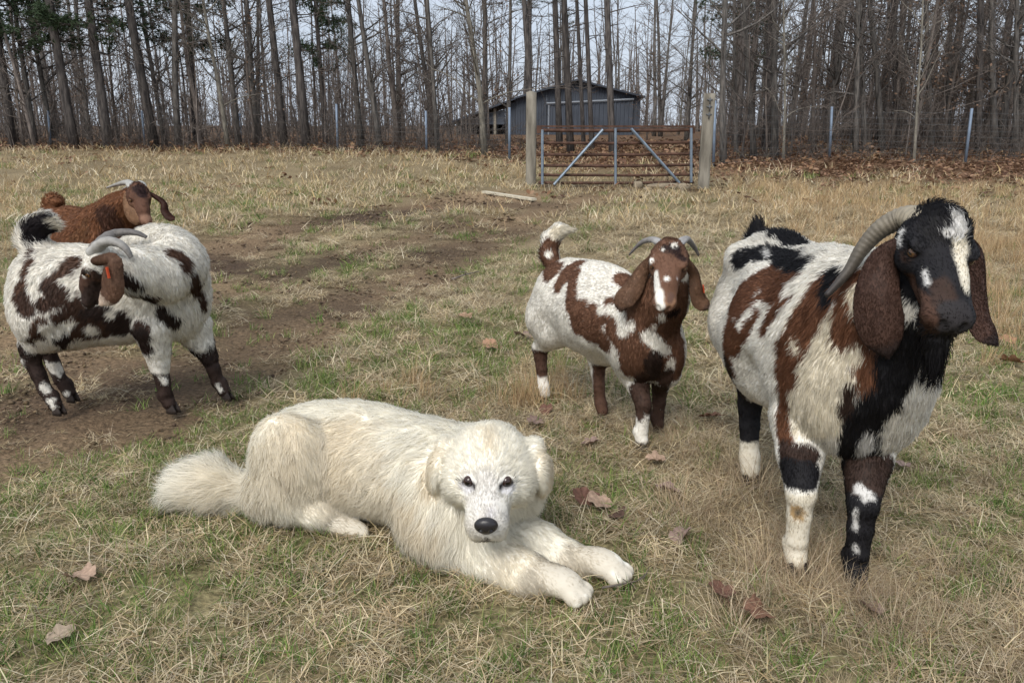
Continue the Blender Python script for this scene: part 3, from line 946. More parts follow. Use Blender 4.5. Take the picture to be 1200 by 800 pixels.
class Paint:
    """coat markings: patches of colour lying on the skin, later ones on top"""
    def __init__(s, base, V, N): s.base = base; s.items = []; s.V, s.N = V, N
    def hit(s, px, py):
        if isinstance(px, (tuple, list, np.ndarray)): return np.asarray(px, float)
        x, y, d = proj(s.V)
        view = nrm(np.array([0, 0, CAM_H]) - s.V)
        m = ((s.N * view).sum(1) > 0.05)
        r = np.hypot(x - px, y - py)
        r = np.where(m, r, 1e9)
        near = r < max(6.0, r.min() + 3.0)
        i = np.where(near)[0]
        return s.V[i[np.argmin(d[i] + r[i] * 0.002)]]
    def spot(s, col, rpx, *pts, rag=0.35, scale=0.05, soft=0.008):
        P = [s.hit(*p) for p in pts]
        dep = np.mean([proj(p)[2][0] for p in P])
        s.items.append((np.asarray(col, float), P, rpx * dep / 900.0, rag, scale, soft))
    def spot3(s, col, r, *pts, rag=0.35, scale=0.05):
        s.items.append((np.asarray(col, float), [np.asarray(p, float) for p in pts], r, rag, scale, 0.008))
    def __call__(s, X):
        C = np.broadcast_to(s.base, X.shape).astype(float).copy()
        for k, (c, P, r, rag, sc, soft) in enumerate(s.items):
            nz = fbm(X, sc, 31 + k * 5, 3) * rag * r * 1.6
            if len(P) == 1: d = np.linalg.norm(X - P[0], axis=1)
            else:
                d = np.full(len(X), 9.0)
                for a, b in zip(P[:-1], P[1:]):
                    ab = b - a; t = np.clip(((X - a) @ ab) / max(ab @ ab, 1e-9), 0, 1)
                    d = np.minimum(d, np.linalg.norm(X - a - t[:, None] * ab, axis=1))
            w = np.clip((r - d + nz) / soft + 0.5, 0, 1)[:, None]
            C = C * (1 - w) + c * w
        return C

def make_coat(V, Q, N, area, body, paint, count, width, vary=0.16, clump=0.35, gravity=0.25, len_scale=1.0, seed=1, wave=0.0, bare=None, segs=3):
    g = np.random.default_rng(seed)
    H, L, D = body.coat_attr(V)
    fh = H[Q].mean(1)
    pr = area * np.clip(0.014 / np.maximum(fh, 0.004), 0.35, 2.2) ** 0.6
    f = g.choice(len(Q), count, p=pr / pr.sum())
    u, v = g.random(count), g.random(count)
    w4 = np.stack([(1 - u) * (1 - v), u * (1 - v), u * v, (1 - u) * v], 1)
    def S(A): return (A[Q[f]] * (w4[..., None] if A.ndim == 2 else w4)).sum(1)
    P, Nn = S(V), nrm(S(N))
    h, li, fl = S(H), S(L), S(D)
    if bare is not None:
        keep = g.random(count) > bare(P)
        P, Nn, h, li, fl = P[keep], Nn[keep], h[keep], li[keep], fl[keep]; count = len(P)
    h = h * len_scale * g.uniform(0.6, 1.2, count)
    wob = np.stack([fbm(P, 0.05, seed + 3, 2), fbm(P, 0.05, seed + 4, 2), fbm(P, 0.05, seed + 5, 2)], 1)
    fine = np.stack([vnoise(P, 0.016, seed + 6), vnoise(P, 0.016, seed + 7), vnoise(P, 0.016, seed + 8)], 1)
    loose = np.clip(h / .035, .25, 1)[:, None]
    fl = nrm(fl + (wob * clump * 1.2 + fine * clump * 1.1) * loose + g.normal(0, 0.14, (count, 3)))
    t = nrm(fl - Nn * (fl * Nn).sum(1)[:, None])
    li = np.clip(li + 0.10 * vnoise(P, 0.03, seed + 9) + g.normal(0, 0.06, count), 0.03, 0.95)[:, None]
    d0 = nrm(Nn * (li + 0.15) + t * (1 - li))
    d1 = nrm(Nn * (li * 0.75) + t * (1 - li) + np.array([0, 0, -gravity]) * 0.5)
    d2 = nrm(Nn * (li * 0.55) + t * (1 - li) + np.array([0, 0, -gravity]) + fine * wave * loose)
    h3 = h[:, None] / 3
    p0 = P - Nn * 0.0015
    p1 = p0 + d0 * h3; p2 = p1 + d1 * h3; p3 = p2 + d2 * h3
    ang = g.normal(0, 0.6, count)[:, None]
    sd = nrm(np.cross(d1, Nn)); sd = nrm(sd * np.cos(ang) + nrm(np.cross(sd, d1)) * np.sin(ang))
    wd = (width * g.uniform(0.7, 1.25, count))[:, None] / 2
    if segs == 2:
        p1 = p0 + d0 * h3 * 1.6; p3 = p1 + d2 * h3 * 1.4
        VV = np.stack([p0 - sd * wd, p0 + sd * wd, p1 - sd * wd * .9, p1 + sd * wd * .9, p3], 1)
    else:
        VV = np.stack([p0 - sd * wd, p0 + sd * wd, p1 - sd * wd, p1 + sd * wd, p2 - sd * wd * 0.7, p2 + sd * wd * 0.7, p3], 1)
    fn = np.cross(VV[:, 1] - VV[:, 0], VV[:, 2] - VV[:, 0])
    flip = (fn * Nn).sum(1) < 0
    nv = 5 if segs == 2 else 7
    b = (np.arange(count) * nv)[:, None]
    q1, q2 = np.array([0, 1, 3, 2]), np.array([2, 3, 5, 4]); t1 = np.array([4, 5, 6]) if segs == 3 else np.array([2, 3, 4])
    def ix(k):
        r = b + k[None, :]
        r[flip] = r[flip][:, ::-1]
        return r
    me = mesh_np('fur', VV.reshape(-1, 3), [np.concatenate([ix(q1), ix(q2)]) if segs == 3 else ix(q1), ix(t1)])
    nn = nrm(Nn + g.normal(0, 0.10, (count, 3)) + wob * 0.18 + fine * 0.2)
    set_normals(me, np.repeat(nn, nv, 0))
    C = paint(P + g.normal(0, 0.004, P.shape))
    C = C * (1 + vary * (g.normal(0, 0.6, count) + 0.9 * fbm(P, 0.04, seed + 12, 3)))[:, None]
    set_col(me, np.repeat(np.clip(C, 0.004, 0.95), nv, 0))
    return me

def fur_mat():
    m = principled('animal_fur', attr='Col', rough=0.5, spec=0.22)
    nt = m.node_tree; b = nt.nodes['Principled BSDF']; o = nt.nodes['Material Output']
    a = [n for n in nt.nodes if n.type == 'VERTEX_COLOR'][0]
    t = nt.nodes.new('ShaderNodeBsdfTranslucent'); nt.links.new(a.outputs['Color'], t.inputs['Color'])
    mx = nt.nodes.new('ShaderNodeMixShader'); mx.inputs[0].default_value = 0.48
    nt.links.new(b.outputs[0], mx.inputs[1]); nt.links.new(t.outputs[0], mx.inputs[2]); nt.links.new(mx.outputs[0], o.inputs['Surface'])
    return m
MAT_FUR = fur_mat()
MAT_SKIN = principled('animal_skin', attr='Col', rough=0.75, spec=0.2, bump=(220, 0.3, 0.002))
MAT_EAR = principled('ear_skin', attr='Col', rough=0.7, spec=0.2, vary=(60, 0.8, 1.15), bump=(300, 0.4, 0.001))
def horn_mat(name, base, tip):
    m = principled(name, attr='Col', rough=0.55, spec=0.35, vary=(55, 0.75, 1.12), bump=(160, 0.5, 0.002))
    return m
MAT_HORN = horn_mat('goat_horn', None, None)
MAT_EYE = principled('eye_glossy', attr='Col', rough=0.06, spec=0.6)
MAT_NOSE = principled('wet_nose', lin(38, 35, 37), rough=0.32, spec=0.5, bump=(400, 0.5, 0.001))
MAT_HOOF = principled('hoof_horn', lin(52, 44, 40), rough=0.6, spec=0.3, vary=(60, 0.6, 1.3))
MAT_TAG = principled('orange_tag_plastic', lin(225, 88, 48), rough=0.45, spec=0.4)

class Frame:
    """head frame: x to the nose, z to the crown, y to the animal's left; scaled by head length"""
    def __init__(s, o, fwd, up, L):
        s.o = np.asarray(o, float); s.x = nrm(fwd); up = np.asarray(up, float)
        s.z = nrm(up - s.x * np.dot(up, s.x)); s.y = np.cross(s.z, s.x); s.L = L
    def p(s, x, y, z): return s.o + s.L * (s.x * x + s.y * y + s.z * z)
    def v(s, x, y, z): return s.x * x + s.y * y + s.z * z

def goat_head(B, f, hair=0.010, jaw=1.0, W=1.38, mz=1.0):
    f.W = W; L = f.L; back = f.v(-1, 0, -0.2)
    kw = dict(hair=hair, lift=0.12)
    r3 = lambda x, y, z: np.array([x, y * W, z]) * L
    B.ell(f.p(0.17, 0, 0.02), r3(.25, .175, .2), f.x, f.z, k=.08 * L, flow=back, hair=hair * 1.3, lift=.25)
    B.ell(f.p(.42, 0, .0), r3(.30, .118, .15), f.x, f.z, k=.1 * L, flow=back, **kw)
    B.ell(f.p(.70, 0, -.03), r3(.22, .092 * mz, .115), f.x, f.z, k=.1 * L, flow=back, **kw)
    B.ell(f.p(.50, 0, .085), r3(.26, .075, .075), f.x, f.z, k=.09 * L, flow=back, **kw)
    B.ell(f.p(.87, 0, -.055), r3(.13, .098 * mz, .105 * mz ** .5), f.x, f.z, k=.07 * L, flow=back, hair=hair * .6, lift=.1)
    B.ell(f.p(.95, 0, -.045), r3(.06, .066 * mz, .064), f.x, f.z, k=.04 * L, flow=back, hair=hair * .3, lift=.1)
    B.cone(f.p(.2, 0, -.17), f.p(.8, 0, -.165), .12 * L * jaw, .072 * L * jaw, k=.07 * L, flow=back, **kw)
    for s in (-1, 1):
        B.ell(f.p(.24, s * .1 * W, -.07), r3(.19, .07, .15), f.x, f.z, k=.06 * L, flow=back, **kw)
        B.ell(f.p(.31, s * .128 * W, .115), r3(.10, .045, .042), f.x, f.z, k=.04 * L, flow=back, **kw)
        B.ell(f.p(.36, s * .165 * W, .045), r3(.06, .03, .034), f.x, f.z, k=.025 * L, sub=True)
        B.ell(f.p(1.0, s * .05 * W, -.03), r3(.055, .024, .046), f.x, f.z + s * f.y * .6, k=.015 * L, sub=True)
        # lips: the groove of the mouth
        B.cone(f.p(1.0, 0, -.125), f.p(.72, s * .1 * W, -.13), .015 * L, .012 * L, k=.02 * L, sub=True)

def ball(c, r, sub=3):
    import bmesh
    bm = bmesh.new(); bmesh.ops.create_icosphere(bm, subdivisions=sub, radius=1)
    V = np.array([v.co[:] for v in bm.verts]); T = np.array([[v.index for v in f_.verts] for f_ in bm.faces]); bm.free()
    return V, T

def eye_mesh(c, r, fwd, iris, pupil, slit=False, iris_r=0.75, pup_r=0.4, up=(0, 0, 1)):
    V, T = ball(0, 1, 4)
    x = nrm(fwd); z = nrm(np.asarray(up, float) - x * np.dot(up, x)); y = np.cross(z, x)
    W = V[:, :1] * x + V[:, 1:2] * y + V[:, 2:3] * z
    rr = np.hypot(V[:, 1], V[:, 2])
    C = np.tile(lin(60, 42, 36), (len(V), 1))
    m = (V[:, 0] > 0) & (rr < iris_r); C[m] = iris
    m = (V[:, 0] > 0) & ((np.hypot(V[:, 1] / 1.9, V[:, 2]) < pup_r * .62) if slit else (rr < pup_r)); C[m] = pupil
    me = mesh_np('eye', np.asarray(c) + r * W, T)
    set_col(me, C)
    return me

def ear_mesh(path, width, thick, face, cup=0.5, c_out=(.1, .04, .02), c_tip=None, side_n=11, seed=0):
    """hanging ear: a curved flap with thickness. face = direction its outer side looks"""
    P = np.asarray(path, float)
    n = 22
    tt = np.linspace(0, len(P) - 1, n)
    # catmull-rom through the path
    pad = np.concatenate([[2 * P[0] - P[1]], P, [2 * P[-1] - P[-2]]])
    C = []
    for t in tt:
        i = min(int(t), len(P) - 2); u = t - i
        a, b, c, d = pad[i], pad[i + 1], pad[i + 2], pad[i + 3]
        C.append(0.5 * ((2 * b) + (-a + c) * u + (2 * a - 5 * b + 4 * c - d) * u * u + (-a + 3 * b - 3 * c + d) * u ** 3))
    C = np.array(C); T = nrm(np.gradient(C, axis=0))
    s = np.linspace(0, 1, n)
    prof = np.interp(s, [0, .08, .3, .5, .7, .85, .94, 1], [.36, .42, .72, .92, 1, .82, .5, .1]) * width / 2
    V = []
    a = np.linspace(0, 2 * pi, side_n * 2, endpoint=False)
    g = np.random.default_rng(seed)
    wob = np.cumsum(g.normal(0, .05, n))
    for i in range(n):
        F_ = np.asarray(face, float); F_ = nrm(F_ - T[i] * np.dot(F_, T[i])); W = np.cross(T[i], F_)
        u, w = np.cos(a), np.sin(a)
        bend = -cup * prof[i] * (1 - .6 * s[i]) * (u ** 2)
        th = thick * (1.4 - .7 * s[i]) * (1 - .35 * np.abs(u) ** 3)
        V.append(C[i] + W * (u * prof[i])[:, None] + F_ * (bend + w * th * .5 + wob[i] * .004)[:, None])
    V = np.concatenate(V); m = side_n * 2; k = np.arange(m); Q = []
    for i in range(n - 1): Q.append(np.stack([i * m + k, i * m + (k + 1) % m, (i + 1) * m + (k + 1) % m, (i + 1) * m + k], 1))
    V = np.concatenate([V, C[:1], C[-1:]])
    tri = np.concatenate([np.stack([np.full(m, n * m), (k + 1) % m, k], 1), np.stack([np.full(m, n * m + 1), (n - 1) * m + k, (n - 1) * m + (k + 1) % m], 1)])
    me = mesh_np('ear', V, [np.concatenate(Q), tri])
    col = np.tile(np.asarray(c_out, float), (len(V), 1))
    if c_tip is not None:
        z = np.concatenate([np.repeat(s, m), [0, 1]])[:, None]
        w = np.clip((z - .86) / .06, 0, 1); col = col * (1 - w) + np.asarray(c_tip) * w
    col = col * (1 + .22 * fbm(V, .03, seed + 5, 3) + .12 * vnoise(V, .008, seed))[:, None]
    set_col(me, np.clip(col, .004, 1))
    return me

class Flat:
    """coat settings for a small part: even length, combed one way"""
    def __init__(s, h, flow, lift): s.h, s.f, s.l = h, nrm(flow), lift
    def coat_attr(s, V): n = len(V); return np.full(n, s.h), np.full(n, s.l), np.tile(s.f, (n, 1))

def put_ear(root, me, count=6000):
    e = link('ear', me, MAT_EAR, root)
    V = np.empty(len(me.vertices) * 3); me.vertices.foreach_get('co', V); V = V.reshape(-1, 3)
    Q = np.array([p.vertices[:] for p in me.polygons if len(p.vertices) == 4])
    C = np.empty(len(V) * 4); me.color_attributes['Col'].data.foreach_get('color', C); C = C.reshape(-1, 4)[:, :3]
    N, ar = vert_normals(V, Q)
    base = V[0]; tip = V[-1]
    def paint(P):
        i = np.array([np.argmin(((V[::3] - p) ** 2).sum(1)) * 3 for p in P]); return C[i]
    fu = link('fur', make_coat(V, Q, N, ar, Flat(.0075, tip - base, .12), paint, count, .0016, vary=.25, seed=len(V), segs=2, gravity=.1), MAT_FUR, e)
    fu['kind'] = 'stuff'
    return e

def horn_mesh(path, r0, r1, c0, c1, ell=0.75, ridges=24, depth=0.055):
    P = np.asarray(path, float); n = 120
    pad = np.concatenate([[2 * P[0] - P[1]], P, [2 * P[-1] - P[-2]]]); C = []
    for t in np.linspace(0, len(P) - 1, n):
        i = min(int(t), len(P) - 2); u = t - i
        a, b, c, d = pad[i], pad[i + 1], pad[i + 2], pad[i + 3]
        C.append(0.5 * ((2 * b) + (-a + c) * u + (2 * a - 5 * b + 4 * c - d) * u * u + (-a + 3 * b - 3 * c + d) * u ** 3))
    s = np.linspace(0, 1, n)
    r = (r0 + (r1 - r0) * s ** 1.15) * (1 + depth * np.sin(s * ridges * 2 * pi) * (1 - s))
    r[-1] *= .5
    V, q, t = tube(C, r, 14, ell=ell)
    me = mesh_np('horn', V, [q, t])
    sv = np.concatenate([np.repeat(s, 14), [0, 1]])[:, None]
    sv = sv ** .6
    set_col(me, np.asarray(c0) * (1 - sv) + np.asarray(c1) * sv)
    return me

def hoof_mesh(foot, fwd, size):
    """cloven hoof: two tapered claws"""
    f = nrm([fwd[0], fwd[1], 0]); l = np.array([-f[1], f[0], 0]); B_ = Bag()
    for s in (-1, 1):
        prof = [(0.0, -.55, .75, .26), (.35, -.48, .62, .26), (.8, -.4, .38, .22), (1.15, -.3, .2, .16)]
        rings = []
        for z, b0, b1, w in prof:
            ring = []
            for a in np.linspace(0, 2 * pi, 10, endpoint=False):
                x = (b0 + b1) / 2 + (b1 - b0) / 2 * cos(a); y = s * (.30 + w * sin(a) * s * 1.0)
                y = s * .29 + w * sin(a) * (1 - .35 * max(0, cos(a)))
                ring.append(np.asarray(foot) + size * (f * x + l * y + np.array([0, 0, z])))
            rings.append(ring)
        V = np.concatenate(rings); k = np.arange(10); Q = []
        for i in range(3): Q.append(np.stack([i * 10 + k, i * 10 + (k + 1) % 10, i * 10 + 10 + (k + 1) % 10, i * 10 + 10 + k], 1))
        V = np.concatenate([V, [np.mean(rings[0], 0), np.mean(rings[-1], 0)]])
        t = np.concatenate([np.stack([np.full(10, 40), (k + 1) % 10, k], 1), np.stack([np.full(10, 41), 30 + k, 30 + (k + 1) % 10], 1)])
        B_.add(V, np.concatenate(Q), t)
    return B_.mesh('hoof')

def finish(root, B, voxel, painter, count, width, **kw):
    V, Q = B.skin(voxel)
    N, area = vert_normals(V, Q)
    pt = painter(V, N)
    me = mesh_np('body', V, Q)
    set_col(me, np.clip(pt(V), .004, .9))
    link('body', me, MAT_SKIN, root)
    fur = link('fur', make_coat(V, Q, N, area, B, pt, count, width, **kw), MAT_FUR, root)
    fur['kind'] = 'stuff'
    return V, N, pt
# ================================================================== gate, fence, barn
MAT_POST = bark_mat('weathered_wood', lin(104, 99, 90), lin(150, 144, 132), 9)
MAT_RUST = principled('rusty_pipe', lin(88, 65, 54), rough=.8, spec=.3, vary=(9, .45, 1.35), metallic=.2, bump=(60, .4, .004))
MAT_GALV = principled('galvanised_steel', lin(136, 150, 164), rough=.5, spec=.5, metallic=.45, vary=(7, .75, 1.15))
MAT_TPOST = principled('blue_grey_steel', lin(120, 134, 152), rough=.6, spec=.4, metallic=.3, vary=(6, .8, 1.15))
MAT_WIRE = principled('fence_wire', lin(96, 98, 100), rough=.6, spec=.4, metallic=.5)
MAT_BOARD = principled('pale_board', lin(196, 188, 168), rough=.85, spec=.2, vary=(12, .75, 1.1))
MAT_STONE = principled('field_stone', lin(138, 126, 108), rough=.9, spec=.2, vary=(10, .65, 1.2), bump=(25, .6, .01))

def post_mesh(base, h, w, d, seed, lean=(0, 0)):
    """rough sawn post: slightly warped square section with worn edges"""
    g = np.random.default_rng(seed); V = []; n = 14
    for k in range(n):
        z = h * k / (n - 1); s = 1 + g.normal(0, .02); c = np.array([base[0] + lean[0] * z, base[1] + lean[1] * z, base[2] + z])
        for a in range(12):
            t = a / 12 * 2 * pi + pi / 12; u, v = cos(t), sin(t); m = (abs(u) ** 6 + abs(v) ** 6) ** (-1 / 6)
            V.append(c + np.array([u * m * w / 2 * s, v * m * d / 2 * s, (g.normal(0, .012) if k == n - 1 else 0)]))
    k = np.arange(12); Q = np.concatenate([np.stack([i * 12 + k, i * 12 + (k + 1) % 12, i * 12 + 12 + (k + 1) % 12, i * 12 + 12 + k], 1) for i in range(n - 1)])
    V.append(base + np.array([lean[0] * h, lean[1] * h, h])); t = np.stack([np.full(12, n * 12), (n - 1) * 12 + k, (n - 1) * 12 + (k + 1) % 12], 1)
    return mesh_np('post', V, [Q, t])

def build_gate():
    pl, pr = gt(622, 217), gt(824, 222)
    def h_of(p, py): return float(at(0, py, p[1])[2] - p[2])
    o = thing('gate_post', pl, 'weathered grey timber post at the left end of the gate', 'post', 'gate posts')
    link('timber', post_mesh(pl - (0, 0, .05), h_of(pl, 108) + .05, .195, .19, 1), MAT_POST, o)
    o = thing('gate_post', pr, 'weathered grey timber post with chain at the right end of the gate', 'post', 'gate posts')
    link('timber', post_mesh(pr - (0, 0, .05), h_of(pr, 110) + .05, .20, .19, 2), MAT_POST, o)
    for k, zz in enumerate((.78, .86, .93)):
        B = Bag(); c = pr + np.array([-.01, -.10, h_of(pr, 110) * zz])
        B.tube([c + (-.05, 0, .02), c, c + (.05, 0, .015)], .012, 6); B.tube([c + (0, -.012, .05), c + (0, -.014, -.06)], .013, 6)
        link('hinge_pin', B.mesh('hinge_pin'), MAT_WIRE, o)
    Yg = (pl[1] + pr[1]) / 2 - .02
    G = lambda px, py: at(px, py, Yg)
    base = G(721, 216)
    o = thing('farm_gate', (base[0], Yg, float(terr(base[0], Yg))), 'rusty horizontal rail farm gate with blue-grey steel braces', 'gate')
    for py in (152, 167, 180.5, 193.5, 204.5, 213.5):
        B = Bag(); r = .034 if py < 155 else .027
        a, b = G(631, py + .6), G(813, py)
        n = 9; g = np.random.default_rng(int(py)); path = [a + (b - a) * t + (0, 0, -.012 * sin(pi * t) + g.normal(0, .003)) for t in np.linspace(0, 1, n)]
        B.tube(path, r, 10); link('rail', B.mesh('rail'), MAT_RUST, o)
    B = Bag(); a, b = G(629, 149), G(813, 147.5); B.box((a + b) / 2 + (0, .0, .0), (np.linalg.norm(b - a), .06, .035)); link('top_angle', B.mesh('top_angle', False), MAT_RUST, o)
    for (x0, y0, x1, y1) in ((635.5, 152, 635.5, 216), (721, 150, 721, 216.5), (809.5, 150, 809.5, 213.5)):
        B = Bag(); B.tube([G(x0, y0) + (0, -.035, 0), G(x1, y1) + (0, -.035, 0)], .043, 8, ell=.6); link('upright', B.mesh('upright', False), MAT_GALV, o)
    for (x0, y0, x1, y1) in ((706, 152, 649, 216), (739, 151, 795, 214)):
        B = Bag(); B.tube([G(x0, y0) + (0, -.08, 0), G(x1, y1) + (0, -.08, 0)], .045, 8, ell=.6); link('brace', B.mesh('brace', False), MAT_GALV, o)
    # corner brackets
    for px in (632, 811):
        B = Bag(); B.box(G(px, 153), (.10, .075, .11)); link('bracket', B.mesh('bracket', False), MAT_RUST, o)

def rock(name, p, size, seed, label, rot=0.0):
    V, T = ball(0, 1, 3); g = np.random.default_rng(seed)
    V = np.sign(V) * np.abs(V) ** .75
    V = V * (1 + .18 * fbm(V + seed, .8, seed, 3)[:, None]) * np.asarray(size)
    c, s = cos(rot), sin(rot); V = V @ np.array([[c, s, 0], [-s, c, 0], [0, 0, 1]])
    o = link(name, mesh_np(name, V + p, T), MAT_STONE); return tag(o, label, 'stone', 'stones under the gate')

def fence():
    def run(feet, label, hs):
        o = thing('wire_fence', feet[0][0], label, 'fence', 'fences along the wood')
        tops = []
        for (p, top) in feet:
            B = Bag(); d = top - p
            B.tube([p - d * .02, p + d * .5, top], .034, 8); me = B.mesh('post'); link('post', me, MAT_TPOST, o); tops.append((p, top))
        W = Bag()
        for (p0, t0), (p1, t1) in zip(tops[:-1], tops[1:]):
            n = max(6, int(np.linalg.norm(p1 - p0) / 1.0))
            for k in range(9):
                h = .06 + .86 * k / 8
                path = [(p0 + (t0 - p0) * h) * (1 - u) + (p1 + (t1 - p1) * h) * u + np.array([0, .03, -.03 * sin(pi * u) * (.4 + h * .3)]) for u in np.linspace(0, 1, n)]
                W.stick(path, .0032, 3)
            m = int(np.linalg.norm(p1 - p0) / .22)
            for u in np.linspace(.01, .99, m):
                a = (p0 + (t0 - p0) * .06) * (1 - u) + (p1 + (t1 - p1) * .06) * u; b = (p0 + (t0 - p0) * .92) * (1 - u) + (p1 + (t1 - p1) * .92) * u
                W.stick([a + (0, .03, -.01), b + (0, .03, -.02)], .0026, 3)
        w = link('wire_mesh', W.mesh('wire_mesh'), MAT_WIRE, o); w['kind'] = 'stuff'
    def P(bx, by, tx, ty):
        p = gt(bx, by); return (p, at(tx, ty, p[1]))
    run([P(-60, 171, -66, 128), P(60, 172, 56, 130), P(170, 174, 166, 130), P(283, 174, 281, 133), P(396, 177, 394, 122), P(500, 181, 499, 130), P(597, 187, 597, 126)], 'wire fence on blue-grey steel posts along the wood left of the gate', 0)
    run([P(836, 196, 838, 118), P(972, 187, 975, 125), P(1131, 192, 1139, 127), P(1262, 195, 1272, 128)], 'wire fence on blue-grey steel posts along the wood right of the gate', 0)

def build_barn():
    """steel barn: gable end towards us, sliding door, open lean-to on its left"""
    Y = 56.0
    MS = principled('blue_grey_siding', lin(74, 80, 90), rough=.6, spec=.3, vary=(1.2, .85, 1.12))
    MR = principled('dark_roof_steel', lin(58, 64, 74), rough=.55, spec=.4)
    MT = principled('pale_trim', lin(128, 134, 142), rough=.6, spec=.3)
    MD = principled('barn_interior_shade', lin(40, 38, 38), rough=.9, spec=.1)  # near-black: shade inside the open lean-to is put into this colour
    zb = float(terr(4.0, Y)) - .05
    q = lambda px, py, yy=Y: at(px, py, yy)
    xr, xl = q(751, 113)[0], q(604, 120)[0]
    rdg = q(676, 94); ze = q(751, 113)[2]
    zL = ze - .1
    c = ((xl + xr) / 2, Y, zb)
    o = thing('barn', c, 'blue-grey metal barn with gable roof behind the gate trees', 'barn')
    D = 16.0
    def top(x):
        return ze + (rdg[2] - ze) * (xr - x) / (xr - rdg[0]) if x > rdg[0] else zL + (rdg[2] - zL) * (x - xl) / (rdg[0] - xl)
    def panel(x0, x1, zb0, zt0, zt1, y, nm='siding_panel', m=MS):
        """ribbed steel sheet"""
        B = Bag(); n = 4; pw = (x1 - x0) / n
        pr = []
        for k in range(n):
            a = x0 + k * pw; pr += [(a + .01, 0), (a + pw * .58, 0), (a + pw * .66, -.05), (a + pw * .9, -.05), (a + pw * .98 + .01 * (k < n - 1), 0)]
        V = []
        for x, dy in pr:
            zt = zt0 + (zt1 - zt0) * (x - x0) / (x1 - x0); V += [(x, y + dy, zb0), (x, y + dy, zt)]
        nn = len(pr); F = [[2 * k, 2 * k + 2, 2 * k + 3, 2 * k + 1] for k in range(nn - 1)]
        V2 = [(x, yy + .08, z) for x, yy, z in V]; F2 = [[a + 2 * nn for a in f[::-1]] for f in F]
        B.add(V + V2, np.array(F + F2)); link(nm, B.mesh(nm, False), m, o)
    xs = np.linspace(xl, xr, 13)
    xd0, xd1 = q(643, 120)[0], q(742, 120)[0]
    for a, b in zip(xs[:-1], xs[1:]): panel(a, b, zb, top(a) - .06, top(b) - .06, Y)
    # side walls and roof sheets
    B = Bag(); B.box((xr - .06, Y + D / 2 + .1, (zb + ze) / 2 - .05), (.1, D, ze - zb - .1)); B.box((xl + .06, Y + D / 2 + .1, (zb + zL) / 2 - .05), (.1, D, zL - zb - .1)); B.box(((xl + xr) / 2, Y + D, (zb + ze) / 2), (xr - xl, .1, ze - zb)); link('wall', B.mesh('wall', False), MS, o)
    def slope(x0, z0, x1, z1, nm):
        B = Bag(); d = np.array([x1 - x0, 0, z1 - z0]); L = np.linalg.norm(d); d /= L; up = np.array([-d[2], 0, d[0]])
        if up[2] < 0: up = -up
        R_ = np.stack([d, np.array([0, 1, 0]), np.cross(d, [0, 1, 0])], 1)
        B.box(np.array([(x0 + x1) / 2, Y + D / 2 - .2, (z0 + z1) / 2]), (L, D + .6, .12), R_); link(nm, B.mesh(nm, False), MR, o)
    slope(rdg[0], rdg[2], xr + .25, ze - .06, 'roof'); slope(xl, zL - .02, rdg[0], rdg[2], 'roof')
    # sliding door: its own sheets, frame and rail
    zr0, zr1 = q(643, 122)[2], q(742, 116.5)[2]
    B = Bag(); a, b = q(640, 121.5, Y - .22), q(743, 116.5, Y - .22); B.tube([a, b], .08, 6); link('door_rail', B.mesh('door_rail', False), MT, o)
    xs2 = np.linspace(xd0, xd1, 6)
    for a, b in zip(xs2[:-1], xs2[1:]):
        u, v = (a - xd0) / (xd1 - xd0), (b - xd0) / (xd1 - xd0); panel(a, b, zb, zr0 + (zr1 - zr0) * u - .15, zr0 + (zr1 - zr0) * v - .15, Y - .14, 'door_panel')
    B = Bag(); B.box((xd0, Y - .2, (zb + zr0) / 2), (.10, .06, zr0 - zb)); link('door_edge', B.mesh('door_edge', False), MT, o)
    # lean-to
    x2 = q(530, 142)[0]; z2 = q(530, 143)[2]
    slope(x2, z2, xl, zL - .05, 'lean_to_roof')
    xs = np.linspace(q(592, 130)[0], xl, 2)
    panel(xs[0], xs[1], zb, zL - .5, zL - .2, Y + .1)
    for px in (536, 551, 566, 580):
        x = q(px, 150)[0]; zt = z2 + (zL - z2) * (x - x2) / (xl - x2)
        B = Bag(); B.box((x, Y + .1, (zb + zt) / 2 - .1), (.18, .18, zt - zb - .2)); link('lean_to_post', B.mesh('lean_to_post', False), MAT_POST, o)
    x = q(592, 130)[0]
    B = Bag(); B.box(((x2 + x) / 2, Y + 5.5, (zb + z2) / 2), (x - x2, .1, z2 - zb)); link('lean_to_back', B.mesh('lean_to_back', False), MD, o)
    panel(x2, x, q(560, 146)[2], z2 - .1 + .0, zL - .75, Y + .12, 'fascia_panel')

build_gate()
build_barn()
fence()
_b0, _b1 = gt(567, 227), gt(626, 236)
B = Bag(); _d = nrm(_b1 - _b0); _m = (_b0 + _b1) / 2 + (0, 0, .03)
B.box(_m, (np.linalg.norm(_b1 - _b0), .10, .035), np.stack([_d, nrm(np.cross((0, 0, 1), _d)), nrm(np.cross(_d, np.cross((0, 0, 1), _d)))], 1))
tag(link('board', B.mesh('board', False), MAT_BOARD), 'pale narrow board lying on the dark soil left of the gate', 'board')
rock('stone_block', gt(747, 220) + (0, -.05, .05), (.085, .07, .075), 3, 'squared grey stone block under the middle of the gate')
rock('stone_slab', gt(783, 220) + (0, -.02, .03), (.42, .12, .055), 5, 'long flat tan stone slab under the right half of the gate')
rock('stone', gt(757, 223) + (0, -.1, .02), (.08, .06, .045), 7, 'small orange-tan stone in front of the slab')
rock('stone', gt(800, 221) + (0, -.12, .04), (.12, .08, .07), 9, 'rounded stone beside the right gate post')
# ================================================================== the five animals
WHITE, CREAM = lin(233, 229, 220), lin(222, 214, 196)
BROWN, DBROWN, BLACK = lin(108, 73, 53), lin(58, 44, 38), lin(30, 29, 32)
GREYW = lin(206, 204, 200)

